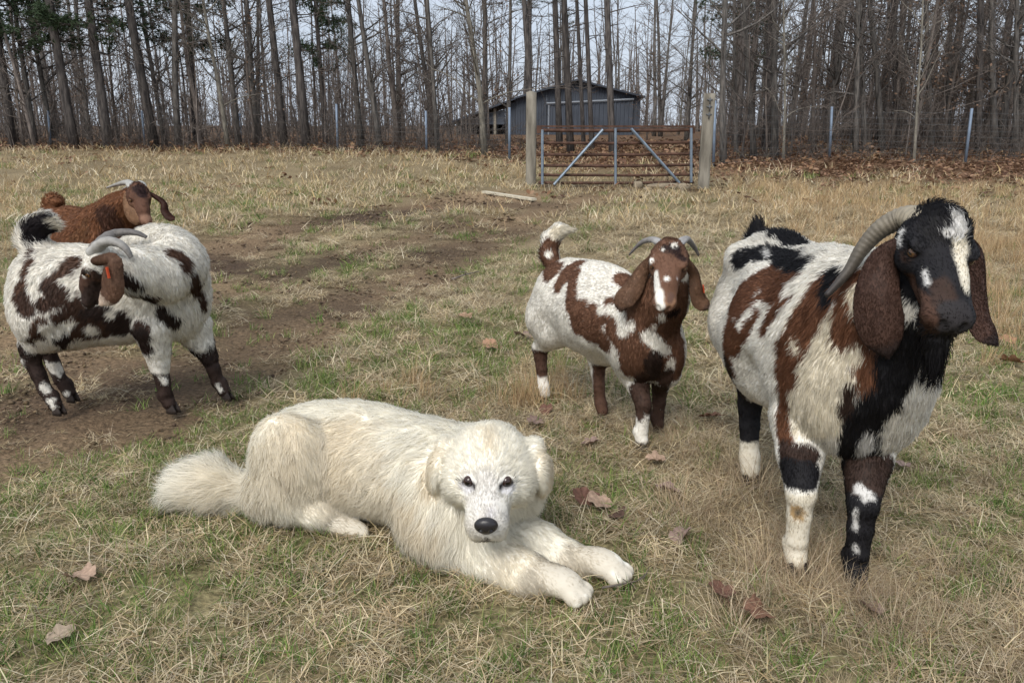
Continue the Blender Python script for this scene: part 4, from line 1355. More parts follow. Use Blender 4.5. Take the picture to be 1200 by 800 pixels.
def leg(B, pts, rad, hair=0.012, k=0.012):
    B.chain([np.asarray(p, float) for p in pts], rad, k=k, hair=hair, lift=.13, flow=(0, 0, -1))

def lower_leg(B, kn, F_, fwd, u, hair=0.010):
    """knee or hock down to the top of the hoof; u scales the joints"""
    fwd = nrm([fwd[0], fwd[1], 0]); kn = np.asarray(kn, float); F_ = np.asarray(F_, float)
    c1 = kn * .72 + F_ * .28; c2 = kn * .42 + F_ * .58 - fwd * .004
    fet = F_ - fwd * .55 * u + (0, 0, 2.35 * u); pas = F_ - fwd * .05 * u + (0, 0, 1.25 * u)
    leg(B, [kn, c1, c2, fet, pas], [1.0 * u, .90 * u, .82 * u, .92 * u, .84 * u], hair=hair, k=.2 * u)
    B.ell(kn + fwd * .15 * u, (.95 * u, 1.0 * u, 1.4 * u), fwd, k=.3 * u, hair=hair, flow=(0, 0, -1), lift=.12)
    for s in (-1, 1):
        B.ell(fet - fwd * .8 * u + s * .35 * u * np.cross((0, 0, 1), fwd) - (0, 0, .3 * u), (.25 * u, .22 * u, .35 * u), fwd, k=.2 * u, hair=.004, flow=(0, 0, -1))

def goat_eye(f, root, s, iris=lin(150, 105, 45)):
    c = f.p(.35, s * .132 * f.W, .052)
    link('eye', eye_mesh(c, .046 * f.L, f.v(.35, s * .9, .1), iris, lin(10, 9, 9), slit=True, up=f.z), MAT_EYE, root)

def face_marks(p, f, rim=lin(34, 28, 26), mouth=lin(30, 26, 26)):
    for s in (-1, 1):
        p.spot3(rim, .058 * f.L, f.p(.35, s * .145 * f.W, .05), rag=.15, scale=.02)
        p.spot3(mouth, .034 * f.L, f.p(1.0, s * .05 * f.W, -.03), rag=.1)
        p.spot3(mouth, .018 * f.L, f.p(1.0, 0, -.125), f.p(.86, s * .08 * f.W, -.13), f.p(.74, s * .1 * f.W, -.13), rag=.1)
        p.spot3(mouth, .010 * f.L, f.p(1.02, 0, -.03), f.p(1.0, 0, -.11), rag=.1)

# ---------------------------------------------------------------- big buck, black head, close on the right
def build_buck():
    root = thing('goat', (.88, 2.15, 0), 'big black-headed buck with brown, white and black coat standing nearest us', 'goat', 'goats in the pasture')
    B = Body()
    bk = (0, .9, -.45)
    B.ell((.875, 2.52, .625), (.185, .17, .2), k=.08, flow=(0, .6, -.8), hair=.022)
    B.ell((.875, 2.50, .78), (.07, .17, .06), k=.1, flow=(0, 1, .35), hair=.045, lift=.5)
    B.ell((.872, 2.28, .585), (.222, .33, .245), k=.08, flow=bk, hair=.016)
    B.ell((.90, 2.03, .61), (.185, .19, .24), k=.08, flow=(0, .5, -.85), hair=.022)
    B.ell((.89, 2.08, .77), (.085, .2, .085), k=.1, flow=(0, .9, -.3), hair=.04, lift=.4)
    B.ell((.93, 1.92, .52), (.165, .13, .185), k=.08, flow=(0, -.1, -1), hair=.032, lift=.2)
    B.ell((.845, 2.0, .50), (.11, .12, .17), k=.05, flow=(0, .2, -1), hair=.026)
    B.ell((1.01, 2.0, .50), (.11, .12, .17), k=.05, flow=(0, .2, -1), hair=.026)
    for s_ in (-1, 1):
        B.ell((.875 + s_ * .235, 2.43, .69), (.05, .09, .07), k=.10, sub=True)
        B.ell((.875 + s_ * .12, 2.52, .775), (.04, .06, .04), k=.05, flow=(0, .6, -.8), hair=.02)
        B.ell((.895 + s_ * .215, 2.14, .42), (.05, .05, .12), k=.08, sub=True)
    # neck
    B.chain([(.9, 2.02, .68), (.93, 1.92, .745), (.965, 1.82, .84)], [.16, .125, .085], k=.07, hair=.026, flow=(0, .25, -1), lift=.18)
    B.cone((.945, 1.87, .60), (.97, 1.80, .76), .12, .075, k=.07, hair=.03, flow=(0, .1, -1), lift=.18)
    # head
    f = Frame(at(1088, 268, 1.76), (-.10, -.77, -.63), (.10, -.6, .8), .275)
    goat_head(B, f, hair=.010, jaw=1.25, W=1.68, mz=1.28)
    # curly poll
    B.ell(f.p(.03, 0, .16), np.array([.15, .15, .09]) * f.L, f.x, f.z, k=.04, hair=.028, flow=f.v(.5, .6, .6), lift=.7)
    B.ell(f.p(.16, .02, .19), np.array([.1, .13, .05]) * f.L, f.x, f.z, k=.04, hair=.024, flow=f.v(.6, -.6, .4), lift=.6)
    # beard
    B.cone(f.p(.86, 0, -.2), f.p(.86, 0, -.2) + np.array([.005, .0, -.10]), .036, .016, k=.025, hair=.055, flow=(.05, -.05, -1), lift=.1)
    # legs
    F1, F2 = gnd(931, 672), gnd(1001, 688)
    H1, H2 = gnd(878, 566), np.array([1.0, 2.56, 0])
    for e, F_, s in (((.80, 1.99, .42), F1, -1), ((.985, 1.96, .42), F2, 1)):
        kn = np.array([F_[0] - .005, F_[1] + .005, .245])
        leg(B, [e, ((e[0] + kn[0]) / 2, (e[1] + kn[1]) / 2 + .005, .335), kn], [.085, .062, .040], hair=.013)
        lower_leg(B, kn, F_, (0, -1), .036)
    for hp, F_ in (((.79, 2.50, .55), H1), ((.97, 2.52, .55), H2)):
        st = np.array([F_[0] - .0, F_[1] - .10, .46]); hk = F_ + np.array([0, .07, .27])
        leg(B, [hp, st, hk + (0, -.02, .06)], [.12, .10, .05], hair=.016, k=.05)
        leg(B, [hk + (0, -.02, .06), hk], [.05, .040]); lower_leg(B, hk, F_, (0, -1), .038)
    # tail, short and turned up
    B.chain([(.875, 2.66, .76), (.875, 2.73, .80), (.875, 2.745, .86)], [.035, .03, .015], k=.04, hair=.03, lift=.4)
    def paint(V, N):
        p = Paint(WHITE, V, N)
        S = p.spot
        S(CREAM, 46, (955, 400), (945, 470), rag=.3)
        S(BROWN, 26, (862, 345), (890, 325), (915, 330)); S(BROWN, 20, (853, 400), (872, 372)); S(BROWN, 11, (850, 380), (849, 440))
        S(BROWN, 9, (935, 325), (905, 360), (890, 385))
        S(WHITE, 5, (862, 380), (876, 362), rag=1.0, scale=.03); S(WHITE, 4, (880, 345), (888, 338), rag=1.0, scale=.03); S(WHITE, 12, (920, 338), (940, 322), rag=.3)
        S(DBROWN, 12, (848, 430), (850, 470)); S(BLACK, 17, (856, 480), (868, 530))
        S(BLACK, 15, (866, 300), (885, 292), (912, 293), (935, 306)); S(GREYW, 4, (893, 290), (897, 297))
        S(BROWN, 19, (965, 330), (945, 365), (922, 410), (915, 440)); S(BROWN, 10, (912, 440), (912, 500), (915, 515))
        S(BLACK, 13, (975, 318), (962, 345)); S(CREAM, 6, (925, 400), (928, 408))
        S(BROWN, 20, (1000, 330), (1003, 380), (1018, 420), (1025, 445)); S(BROWN, 14, (985, 362), (990, 395))
        S(CREAM, 9, (1002, 340), (1006, 362)); S(CREAM, 9, (1000, 412), (1002, 420))
        S(DBROWN, 10, (995, 455), (992, 480)); S(BROWN, 9, (1045, 450), (1022, 470))
        S(BLACK, 27, (1062, 400), (1052, 430)); S(BLACK, 19, (1055, 440), (1035, 470), (1012, 492), (1015, 535))
        S(BLACK, 13, (1000, 498), (985, 545)); S(GREYW, 9, (1018, 512), (1010, 538)); S(CREAM, 6, (995, 546), (1030, 546))
        S(DBROWN, 20, (925, 530), (940, 535)); S(BLACK, 19, (925, 552), (945, 556))
        p.spot3(CREAM, .075, F1 + (0, 0, .03), F1 + (0, 0, .19), rag=.12)
        S(lin(168, 140, 100), 10, (934, 600), rag=.5, scale=.02); S(lin(110, 98, 80), 5, (934, 600), rag=.6, scale=.02)
        p.spot3(BLACK, .075, F2 + (0, .01, .0), F2 + (0, .02, .24), rag=.1)
        S(DBROWN, 22, (1005, 556), (1035, 552)); S(GREYW, 6, (1000, 572), (1022, 582), rag=1.0, scale=.03); S(GREYW, 3.5, (996, 598), (998, 616), rag=1.0, scale=.02); S(GREYW, 2.5, (1000, 640), (1003, 646), rag=1.0, scale=.02)
        p.spot3(CREAM, .05, H1, H1 + (0, .03, .12), rag=.1); p.spot3(BLACK, .06, H1 + (0, .05, .20), H1 + (0, .06, .34), rag=.15)
        p.spot3(BLACK, .07, H2, H2 + (0, .05, .35), rag=.1)
        p.spot3(BLACK, .06, (.875, 2.7, .8), (.875, 2.75, .86)); p.spot3(BLACK, .05, (.875, 2.68, .80), (.875, 2.5, .84), (.89, 2.35, .84), rag=.5)
        # far side
        p.spot3(BROWN, .14, (1.09, 2.45, .68), (1.08, 2.3, .6)); p.spot3(BROWN, .08, (1.1, 2.1, .55), (1.08, 2.05, .7))
        # head
        hp = f.p
        p.spot3(BLACK, .105, hp(.0, 0, .05), hp(.5, 0, -.02), hp(.95, 0, -.05), rag=.1)
        p.spot3(BLACK, .07, hp(.05, 0, .22), hp(.2, 0, .2), rag=.1); p.spot3(BLACK, .06, hp(.86, 0, -.2), hp(.86, 0, -.2) + np.array([0, 0, -.12]), rag=.1)
        S(lin(74, 53, 43), 15, (1066, 335), (1078, 365), (1086, 385)); S(DBROWN, 14, (1100, 335), (1105, 350))
        S(lin(62, 46, 40), 8, (1060, 300))
        S(CREAM, 11, (1127, 288), (1133, 305), (1138, 330), rag=.2); S(GREYW, 9, (1122, 250), (1128, 268)); S(GREYW, 6, (1112, 274), (1122, 280))
        S(GREYW, 4, (1081, 318), (1084, 330), rag=.6); S(GREYW, 4, (1052, 268), (1050, 284), rag=.5)
        p.spot3(lin(46, 43, 44), .04, hp(.93, 0, -.03), rag=.3); face_marks(p, f, lin(22, 20, 20), lin(12, 11, 11))
        return p
    finish(root, B, .0065, paint, 150000, .0019, vary=.22, seed=5, segs=2)
    for s in (-1, 1): goat_eye(f, root, s, lin(84, 58, 34))
    ec, et = lin(74, 54, 46), lin(46, 37, 35)
    put_ear(root, ear_mesh([f.p(.2, -.25, .0), at(1036, 306, 1.745), at(1027, 345, 1.73), at(1031, 385, 1.72), at(1041, 418, 1.72)], .108, .011, (-.5, -.85, .1), c_out=ec, c_tip=et, seed=1))
    put_ear(root, ear_mesh([f.p(.13, .2, .05), at(1146, 300, 1.76), at(1149, 345, 1.75), at(1154, 378, 1.73), at(1168, 404, 1.71)], .098, .011, (.5, -.85, .1), c_out=ec, c_tip=et, seed=2))
    h0, h1 = lin(166, 156, 136), lin(52, 47, 46)
    link('horn', horn_mesh([f.p(.06, -.07, .13), at(1062, 255, 1.80), at(1033, 268, 1.83), at(1011, 291, 1.84), at(993, 319, 1.83), at(968, 347, 1.80)], .041, .009, h0, h1), MAT_HORN, root)
    link('horn', horn_mesh([f.p(.06, .07, .13), at(1112, 248, 1.92), at(1124, 262, 2.02), at(1130, 295, 2.08), at(1136, 325, 2.08), at(1146, 345, 2.05)], .031, .007, h0, h1), MAT_HORN, root)
    V, q, t = tube([at(1152, 330, 1.785), at(1153, 346, 1.785)], [.009, .009], 8, ell=.3)
    link('ear_tag', mesh_np('ear_tag', V, [q, t], False), MAT_TAG, root)
    for F_ in (F1, F2, H1, H2): link('hoof', hoof_mesh(F_ + (0, -.005, .0), (0, -1, 0), .054), MAT_HOOF, root)

# ---------------------------------------------------------------- young brown and white goat facing us
def build_young():
    root = thing('goat', (.37, 3.0, 0), 'young brown and white goat with raised tail facing us between the dog and the buck', 'goat', 'goats in the pasture')
    B = Body()
    ax = nrm([.26, -.45, 0]); back = -ax + np.array([0, 0, -.5])
    F1, F2, H1, H2 = gnd(752, 526), gnd(771, 507), gnd(639, 470), gnd(706, 491)
    B.ell(at(664, 348, 3.18), (.15, .135, .15), ax, k=.06, flow=back + (0, 0, -.4), hair=.014)
    B.ell(at(702, 366, 2.99), (.26, .155, .168), ax, k=.06, flow=back, hair=.013)
    B.ell(at(702, 330, 3.0), (.24, .07, .07), ax, k=.08, flow=-ax, hair=.014)
    B.ell(at(752, 398, 2.80), (.13, .135, .165), ax, k=.06, flow=(0, 0, -1), hair=.016)
    B.ell(at(742, 410, 2.83), (.09, .07, .13), ax, k=.04, flow=(0, 0, -1), hair=.014)
    B.ell(at(780, 412, 2.80), (.085, .065, .12), ax, k=.04, flow=(0, 0, -1), hair=.014)
    B.chain([at(750, 375, 2.82), at(772, 350, 2.74), at(784, 318, 2.69)], [.12, .095, .07], k=.06, hair=.016, flow=(0, .2, -1))
    f = Frame(at(785, 293, 2.64), (-.19, -.74, -.64), (-.1, -.6, .8), .25)
    goat_head(B, f, hair=.009, W=1.52, mz=1.1)
    B.ell(f.p(.06, 0, .14), np.array([.13, .13, .07]) * f.L, f.x, f.z, k=.03, hair=.016, flow=f.v(.7, 0, .4), lift=.5)
    for e, F_ in ((at(741, 432, 2.82), F1), (at(779, 436, 2.80), F2)):
        kn = F_ + np.array([0, .015, .175]); e = np.asarray(e)
        leg(B, [e, (e + kn) / 2 + (0, 0, .01), kn], [.062, .042, .030]); lower_leg(B, kn, F_, ax, .029)
    for hp, F_ in ((at(643, 372, 3.22), H1), (at(690, 385, 3.08), H2)):
        hk = F_ - ax * .045 + (0, 0, .20); st = F_ + ax * .075 + (0, 0, .355)
        leg(B, [hp, st, hk + (0, 0, .04)], [.10, .066, .036], k=.07, hair=.014)
        leg(B, [hk + (0, 0, .04), hk], [.036, .029]); lower_leg(B, hk, F_, ax, .028)
    B.chain([at(650, 312, 3.30), at(643, 298, 3.33), at(645, 281, 3.34), at(655, 271, 3.34), at(670, 270, 3.33)], [.035, .032, .03, .026, .010], k=.03, hair=.022, lift=.35)
    def paint(V, N):
        p = Paint(WHITE, V, N); S = p.spot
        br = lin(110, 79, 61)
        S(br, 15, (645, 312), (643, 300), (645, 292)); S(CREAM, 9, (652, 274), (668, 270), rag=.1); S(WHITE, 4, (643, 299))
        S(br, 11, (672, 305), (658, 318), (650, 332)); S(br, 10, (668, 320), (664, 345), (668, 372)); S(br, 13, (675, 362), (672, 385), (688, 392)); S(br, 14, (692, 372), (690, 395), (700, 400))
        S(br, 10, (708, 370), (712, 352)); S(br, 14, (728, 345), (715, 380), (728, 410), (738, 430))
        S(br, 11, (730, 320), (745, 330)); S(br, 34, (765, 352), (755, 395), (760, 430)); S(br, 26, (785, 340), (792, 380), (782, 420)); S(br, 20, (740, 380), (745, 420))
        S(br, 15, (752, 335), (748, 362)); S(br, 14, (806, 345), (803, 372), (799, 400)); S(br, 13, (797, 415), (792, 440)); S(WHITE, 9, (712, 360), (722, 368), (725, 385)); S(WHITE, 5, (737, 380), (738, 385)); S(WHITE, 6, (700, 362))
        S(WHITE, 8, (760, 395), (770, 404), (776, 408), rag=.25); S(WHITE, 6, (788, 412)); S(WHITE, 7, (788, 430), (786, 436)); S(WHITE, 4, (766, 388))
        d = lin(66, 49, 41)
        S(d, 11, (748, 445), (752, 462), rag=.6); S(d, 11, (778, 445), (775, 465), rag=.6); S(DBROWN, 9, (770, 425), (768, 445), rag=.8)
        p.spot3(d, .05, F1 + (0, .02, .12), F1 + (0, .02, .22)); p.spot3(d, .05, F2, F2 + (0, .02, .22)); p.spot3(d, .04, F1, rag=.1)
        p.spot3(WHITE, .034, F1 + (0, 0, .075), F1 + (0, 0, .10), rag=.6, scale=.03)
        p.spot3(lin(80, 58, 48), .05, H1 - ax * .03 + (0, 0, .16), H1 - ax * .03 + (0, 0, .22), rag=.2)
        p.spot3(lin(88, 64, 52), .05, H2, H2 + (0, 0, .3), rag=.1)
        p.spot3(br, .12, at(700, 350, 3.0) + np.array([.17, .1, 0]))
        hp = f.p; hb = lin(106, 77, 61)
        p.spot3(hb, .088, hp(0, 0, .02), hp(.5, 0, -.02), hp(.9, 0, -.05), rag=.08); p.spot3(hb, .06, hp(0, 0, .18), rag=.1)
        S(lin(44, 30, 28), 6, (780, 292), (795, 293)); S(lin(44, 30, 28), 4, (775, 289), (803, 298)); S(WHITE, 4, (790, 283), rag=.1); S(WHITE, 1.6, (774, 291))
        S(WHITE, 6, (762, 322), (764, 335), rag=.12); S(WHITE, 5, (767, 340), (772, 358), (776, 376), rag=.12)
        S(WHITE, 4, (751, 302), rag=.1); S(WHITE, 3.2, (782, 326), rag=.1); S(lin(180, 175, 175), 1.6, (799, 326))
        S(lin(150, 115, 90), 7, (786, 352), rag=.15); S(lin(96, 72, 62), 5, (786, 346), (786, 350), rag=.1)
        S(lin(40, 28, 26), 5, (787, 372), (797, 368))
        face_marks(p, f, lin(40, 32, 30), lin(44, 34, 32))
        return p
    finish(root, B, .006, paint, 90000, .0024, vary=.18, seed=9, segs=2)
    for s in (-1, 1): goat_eye(f, root, s, lin(110, 75, 40))
    ec, et = lin(122, 94, 75), lin(84, 65, 55)
    put_ear(root, ear_mesh([f.p(.12, -.17, .06), at(752, 318, 2.66), at(741, 338, 2.655), at(730, 352, 2.65), at(727, 364, 2.65)], .078, .010, (-.45, -.85, .2), c_out=ec, c_tip=et, seed=3))
    put_ear(root, ear_mesh([f.p(.12, .17, .06), at(814, 320, 2.66), at(818, 340, 2.655), at(822, 353, 2.65), at(831, 361, 2.64)], .066, .010, (.45, -.85, .1), c_out=ec, c_tip=et, seed=4))
    h0, h1 = lin(172, 170, 168), lin(70, 62, 58)
    link('horn', horn_mesh([f.p(.04, -.08, .12), at(766, 281, 2.68), at(754, 283, 2.71), at(745, 290, 2.72), at(737, 299, 2.71)], .018, .004, h0, h1, ridges=7), MAT_HORN, root)
    link('horn', horn_mesh([f.p(.04, .08, .12), at(803, 280, 2.69), at(809, 284, 2.73), at(815, 292, 2.75), at(819, 300, 2.75)], .018, .004, h0, h1, ridges=7), MAT_HORN, root)
    V, q, t = tube([at(824, 334, 2.655), at(825, 343, 2.655)], [.008, .008], 8, ell=.25)
    link('ear_tag', mesh_np('ear_tag', V, [q, t], False), MAT_TAG, root)
    for F_ in (F1, F2, H1, H2): link('hoof', hoof_mesh(F_, ax, .037), MAT_HOOF, root)

# ---------------------------------------------------------------- spotted goat turning its head to its flank, left
def build_spotted():
    root = thing('goat', (-1.65, 3.2, 0), 'white and brown spotted goat turning its horned head back to its flank', 'goat', 'goats in the pasture')
    B = Body()
    F1, F2, H1, H2 = gnd(200, 483), gnd(264, 468), gnd(67, 485), gnd(83, 470)
    bk = (-.8, 0, -.6)
    B.ell(at(72, 352, 3.17), (.2, .18, .20), k=.08, flow=(-.3, 0, -1), hair=.03)
    B.ell(at(78, 314, 3.2), (.2, .11, .085), k=.08, flow=(-1, 0, -.2), hair=.03)
    B.ell(at(132, 348, 3.2), (.30, .18, .20), k=.08, flow=bk, hair=.026)
    B.ell(at(198, 332, 3.22), (.145, .16, .22), k=.08, flow=(-.1, 0, -1), hair=.034)
    B.ell(at(186, 297, 3.2), (.14, .12, .10), k=.08, flow=(-.2, -.3, -1), hair=.04, lift=.35)
    B.ell(at(208, 348, 3.2), (.11, .145, .18), k=.06, flow=(.1, 0, -1), hair=.036)
    # neck swung round to the near side
    B.chain([at(205, 310, 3.10), at(188, 322, 2.98), at(160, 318, 2.90), at(134, 306, 2.87)], [.125, .092, .075, .06], k=.06, hair=.03, flow=(.3, 0, -1))
    f = Frame(at(122, 294, 2.82), (-.50, .16, -.82), (-.72, -.25, .6), .255)
    goat_head(B, f, hair=.010)
    for e, F_ in ((at(180, 385, 3.10), F1), (at(226, 385, 3.26), F2)):
        e = np.asarray(e); kn = F_ * .62 + e * .38; kn[2] = .205; kn += (-.012, 0, 0)
        leg(B, [e, (e + kn) / 2, kn], [.085, .055, .040], hair=.018); lower_leg(B, kn, F_, (1, -.3), .033)
    for hp, F_ in ((at(55, 372, 3.08), H1), (at(82, 375, 3.26), H2)):
        hk = F_ + np.array([-.07, .0, .25]); st = F_ + np.array([.05, 0, .40])
        leg(B, [hp, st, hk + (.015, 0, .06)], [.125, .09, .05], k=.05, hair=.022)
        leg(B, [hk + (.015, 0, .06), hk], [.05, .038]); lower_leg(B, hk, F_, (.9, -.4), .033)
    B.chain([at(52, 296, 3.2), at(38, 283, 3.2), at(40, 270, 3.2), at(52, 262, 3.2), at(66, 264, 3.2)], [.05, .045, .042, .035, .012], k=.03, hair=.045, lift=.3)
    def paint(V, N):
        p = Paint(WHITE, V, N); S = p.spot
        d = lin(78, 57, 47); dk = lin(54, 42, 38); c = lin(94, 69, 55)
        S(lin(36, 30, 32), 16, (40, 275), (50, 268)); S(CREAM, 6, (58, 260), (68, 268), rag=.1); S(d, 6, (36, 292))
        S(c, 8, (25, 330), (22, 350)); S(d, 9, (28, 345), (30, 362)); S(c, 9, (90, 302), (74, 318), (66, 328))
        S(d, 10, (52, 355), (64, 350)); S(d, 9, (70, 372), (90, 362), (100, 378)); S(c, 9, (92, 318), (88, 340)); S(d, 12, (82, 345), (92, 362))
        S(dk, 12, (108, 372), (116, 388)); S(dk, 10, (125, 382), (148, 388)); S(c, 8, (48, 380), (42, 400)); S(d, 9, (40, 405), (52, 392)); S(dk, 10, (75, 400), (70, 412))
        S(dk, 14, (100, 345), (110, 365), (104, 330)); S(d, 8, (118, 345), (112, 380))
        S(WHITE, 8, (78, 330), (84, 342)); S(WHITE, 10, (52, 408), (58, 412)); S(WHITE, 9, (85, 388), (92, 392)); S(WHITE, 10, (60, 388), (64, 392))
        S(c, 10, (208, 294), (220, 300), (222, 310)); S(d, 8, (232, 325), (240, 345), (244, 355)); S(dk, 11, (150, 330), (160, 342)); S(d, 8, (155, 350), (178, 355))
        S(dk, 7, (165, 352), (190, 362), (200, 372)); S(dk, 8, (192, 368), (208, 382)); S(d, 6, (158, 378), (170, 385))
        S(WHITE, 6, (160, 358), (172, 366)); S(GREYW, 5, (150, 346), (168, 346))
        S(dk, 9, (162, 405), (165, 412))
        S(d, 12, (58, 335), (70, 345)); S(dk, 14, (120, 370), (140, 375)); S(d, 12, (95, 395), (120, 392)); S(dk, 9, (140, 392), (165, 396)); S(c, 7, (35, 300), (30, 318)); S(WHITE, 8, (110, 392)); S(WHITE, 6, (132, 368))
        for F_, z0 in ((F1, .0), (F2, .0)):
            p.spot3(lin(60, 47, 42), .055, F_ + (0, 0, z0), F_ + (-.03, 0, .15), rag=.15)
        p.spot3(lin(54, 43, 40), .06, F2 + (-.05, 0, .2), F2 + (-.1, 0, .3), rag=.15)
        for F_ in (H1, H2): p.spot3(lin(58, 46, 42), .06, F_, F_ + (-.06, 0, .3), rag=.2)
        for q, r_ in (((52, 450), 5), ((62, 472), 5), ((67, 430), 7), ((254, 455), 3), ((195, 445), 4), ((78, 462), 3)): S(WHITE, r_, q, (q[0] + 1, q[1] + 4), rag=.9, scale=.025)
        hp = f.p; hb = lin(80, 58, 48)
        p.spot3(hb, .06, hp(.25, 0, 0), hp(.9, 0, -.05), rag=.1); p.spot3(dk, .05, hp(.5, 0, -.1), hp(.95, 0, -.1), rag=.1)
        p.spot3(WHITE, .06, hp(-.05, .02, .12), hp(.16, .05, .12), rag=.2); p.spot3(BLACK, .022, hp(.0, -.12, .2), rag=.2)
        p.spot3(WHITE, .014, hp(.42, .1, .1), rag=.1)
        p.spot3(d, .16, (-1.7, 3.42, .55)); p.spot3(d, .1, (-1.4, 3.4, .6))
        return p
    finish(root, B, .007, paint, 85000, .0027, vary=.2, seed=13, clump=.45, segs=2)
    for s in (-1, 1): goat_eye(f, root, s, lin(110, 75, 40))
    ec, et = lin(106, 80, 64), lin(196, 180, 164)
    put_ear(root, ear_mesh([f.p(.10, .22, .06), at(130, 305, 2.715), at(130, 325, 2.70), at(129, 342, 2.70), at(117, 357, 2.70)], .086, .011, (.0, -1, .15), c_out=ec, c_tip=et, seed=5))
    put_ear(root, ear_mesh([f.p(.10, -.2, .03), f.p(.12, -.3, -.08), f.p(.2, -.32, -.25), f.p(.3, -.3, -.45)], .09, .011, (.2, 1, .1), c_out=ec, seed=6))
    h0, h1 = lin(172, 170, 164), lin(120, 116, 112)
    link('horn', horn_mesh([f.p(.06, .07, .12), at(122, 284, 2.78), at(136, 284, 2.77), at(147, 291, 2.76), at(154, 302, 2.76)], .029, .010, h0, h1, ridges=9), MAT_HORN, root)
    link('horn', horn_mesh([f.p(.06, -.09, .13), at(128, 276, 3.0), at(145, 272, 3.03), at(160, 273, 3.03), at(172, 278, 3.03)], .026, .008, lin(120, 114, 108), lin(90, 86, 84), ridges=9), MAT_HORN, root)
    V, q, t = tube([at(125, 313, 2.685), at(128, 326, 2.683)], [.010, .010], 8, ell=.22)
    link('ear_tag', mesh_np('ear_tag', V, [q, t], False), MAT_TAG, root)
    for F_, a in ((F1, (1, -.3)), (F2, (1, -.3)), (H1, (.9, -.4)), (H2, (.9, -.4))): link('hoof', hoof_mesh(F_ + (.01, 0, 0), a, .044), MAT_HOOF, root)

# ---------------------------------------------------------------- red-brown goat behind it
def build_brown():
    root = thing('goat', (-2.35, 4.55, 0), 'plain red-brown horned goat standing behind the spotted goat', 'goat', 'goats in the pasture')
    B = Body()
    a, b = at(86, 278, 4.78), at(142, 290, 4.45)
    ax = nrm((b - a) * (1, 1, 0))
    B.ell(a, (.19, .16, .19), ax, k=.08, flow=-ax + (0, 0, -.5), hair=.03)
    B.ell((a + b) / 2 - (0, 0, .02), (.3, .19, .205), ax, k=.08, flow=-ax + (0, 0, -.6), hair=.03)
    B.ell(b, (.17, .17, .22), ax, k=.08, flow=(0, 0, -1), hair=.034)
    B.chain([at(122, 266, 4.55), at(142, 252, 4.42), at(157, 236, 4.32)], [.14, .11, .075], k=.06, hair=.03, flow=(-.2, .2, -1))
    f = Frame(at(160, 222, 4.28), (.42, -.58, -.68), (.3, -.4, .8), .245)
    goat_head(B, f, hair=.010)
    B.ell(f.p(.1, 0, .15), np.array([.15, .13, .08]) * f.L, f.x, f.z, k=.03, hair=.022, flow=f.v(.7, 0, .4), lift=.5)
    Fs = []
    side = np.array([-ax[1], ax[0], 0])
    for s in (-1, 1):
        F_ = np.array([b[0], b[1], 0]) + side * s * .09 + ax * .02; Fs.append(F_)
        e = F_ + (0, 0, .42)
        leg(B, [e, F_ + (0, 0, .30), F_ + (0, 0, .21)], [.085, .055, .04]); lower_leg(B, F_ + (0, 0, .21), F_, ax, .036)
        F_ = np.array([a[0], a[1], 0]) + side * s * .1 - ax * .06; Fs.append(F_)
        hk = F_ - ax * .07 + (0, 0, .25)
        leg(B, [F_ + (0, 0, .52), F_ + ax * .08 + (0, 0, .42), hk + (0, 0, .06)], [.12, .09, .05], k=.05)
        leg(B, [hk + (0, 0, .06), hk], [.05, .038]); lower_leg(B, hk, F_, ax, .036)
    t0 = a - ax * .17
    B.chain([t0 + (0, 0, .13), t0 - ax * .05 + (0, 0, .17), t0 - ax * .02 + (0, 0, .21), t0 + ax * .06 + (0, 0, .215)], [.045, .04, .035, .015], k=.04, hair=.04, lift=.4)
    def paint(V, N):
        r = lin(126, 86, 60)
        p = Paint(r, V, N); S = p.spot
        S(lin(80, 54, 42), 16, (120, 255), (130, 275), rag=.5); S(lin(70, 42, 32), 14, (172, 268), (180, 275), rag=.4)
        S(lin(122, 86, 60), 12, (95, 265), (85, 285), rag=.5)
        hp = f.p
        p.spot3(lin(92, 64, 50), .07, hp(.1, 0, .02), hp(.9, 0, -.05), rag=.1)
        p.spot3(lin(46, 30, 28), .03, hp(.2, .02, .2), hp(.28, .04, .17), rag=.3)
        p.spot3(lin(134, 102, 84), .034, hp(.88, 0, -.03), rag=.2); p.spot3(lin(116, 84, 66), .022, hp(.35, -.2, .0), hp(.55, -.15, -.05), rag=.3); face_marks(p, f)
        for F_ in Fs: p.spot3(lin(70, 44, 34), .05, F_, F_ + (0, 0, .15))
        return p
    finish(root, B, .008, paint, 40000, .004, vary=.22, seed=17, clump=.5, segs=2)
    for s in (-1, 1): goat_eye(f, root, s, lin(110, 75, 40))
    ec = lin(152, 120, 94)
    put_ear(root, ear_mesh([f.p(.12, -.17, .06), at(148, 232, 4.24), at(150, 244, 4.22), at(156, 253, 4.21), at(166, 258, 4.20)], .105, .012, (-.3, -.9, .1), c_out=ec, seed=7))
    put_ear(root, ear_mesh([f.p(.12, .17, .06), at(191, 236, 4.26), at(194, 247, 4.24), at(199, 254, 4.22), at(204, 257, 4.21)], .05, .010, (.7, -.6, .1), c_out=lin(70, 42, 34), seed=8))
    h0, h1 = lin(176, 174, 168), lin(140, 136, 130)
    link('horn', horn_mesh([f.p(.06, -.08, .13), at(150, 214, 4.34), at(138, 216, 4.40), at(125, 220, 4.42)], .028, .006, h0, h1, ridges=7), MAT_HORN, root)
    link('horn', horn_mesh([f.p(.06, .08, .13), at(164, 215, 4.42), at(154, 217, 4.52), at(144, 222, 4.58)], .028, .006, h0, h1, ridges=7), MAT_HORN, root)
    for F_ in Fs: link('hoof', hoof_mesh(F_, ax, .038), MAT_HOOF, root)

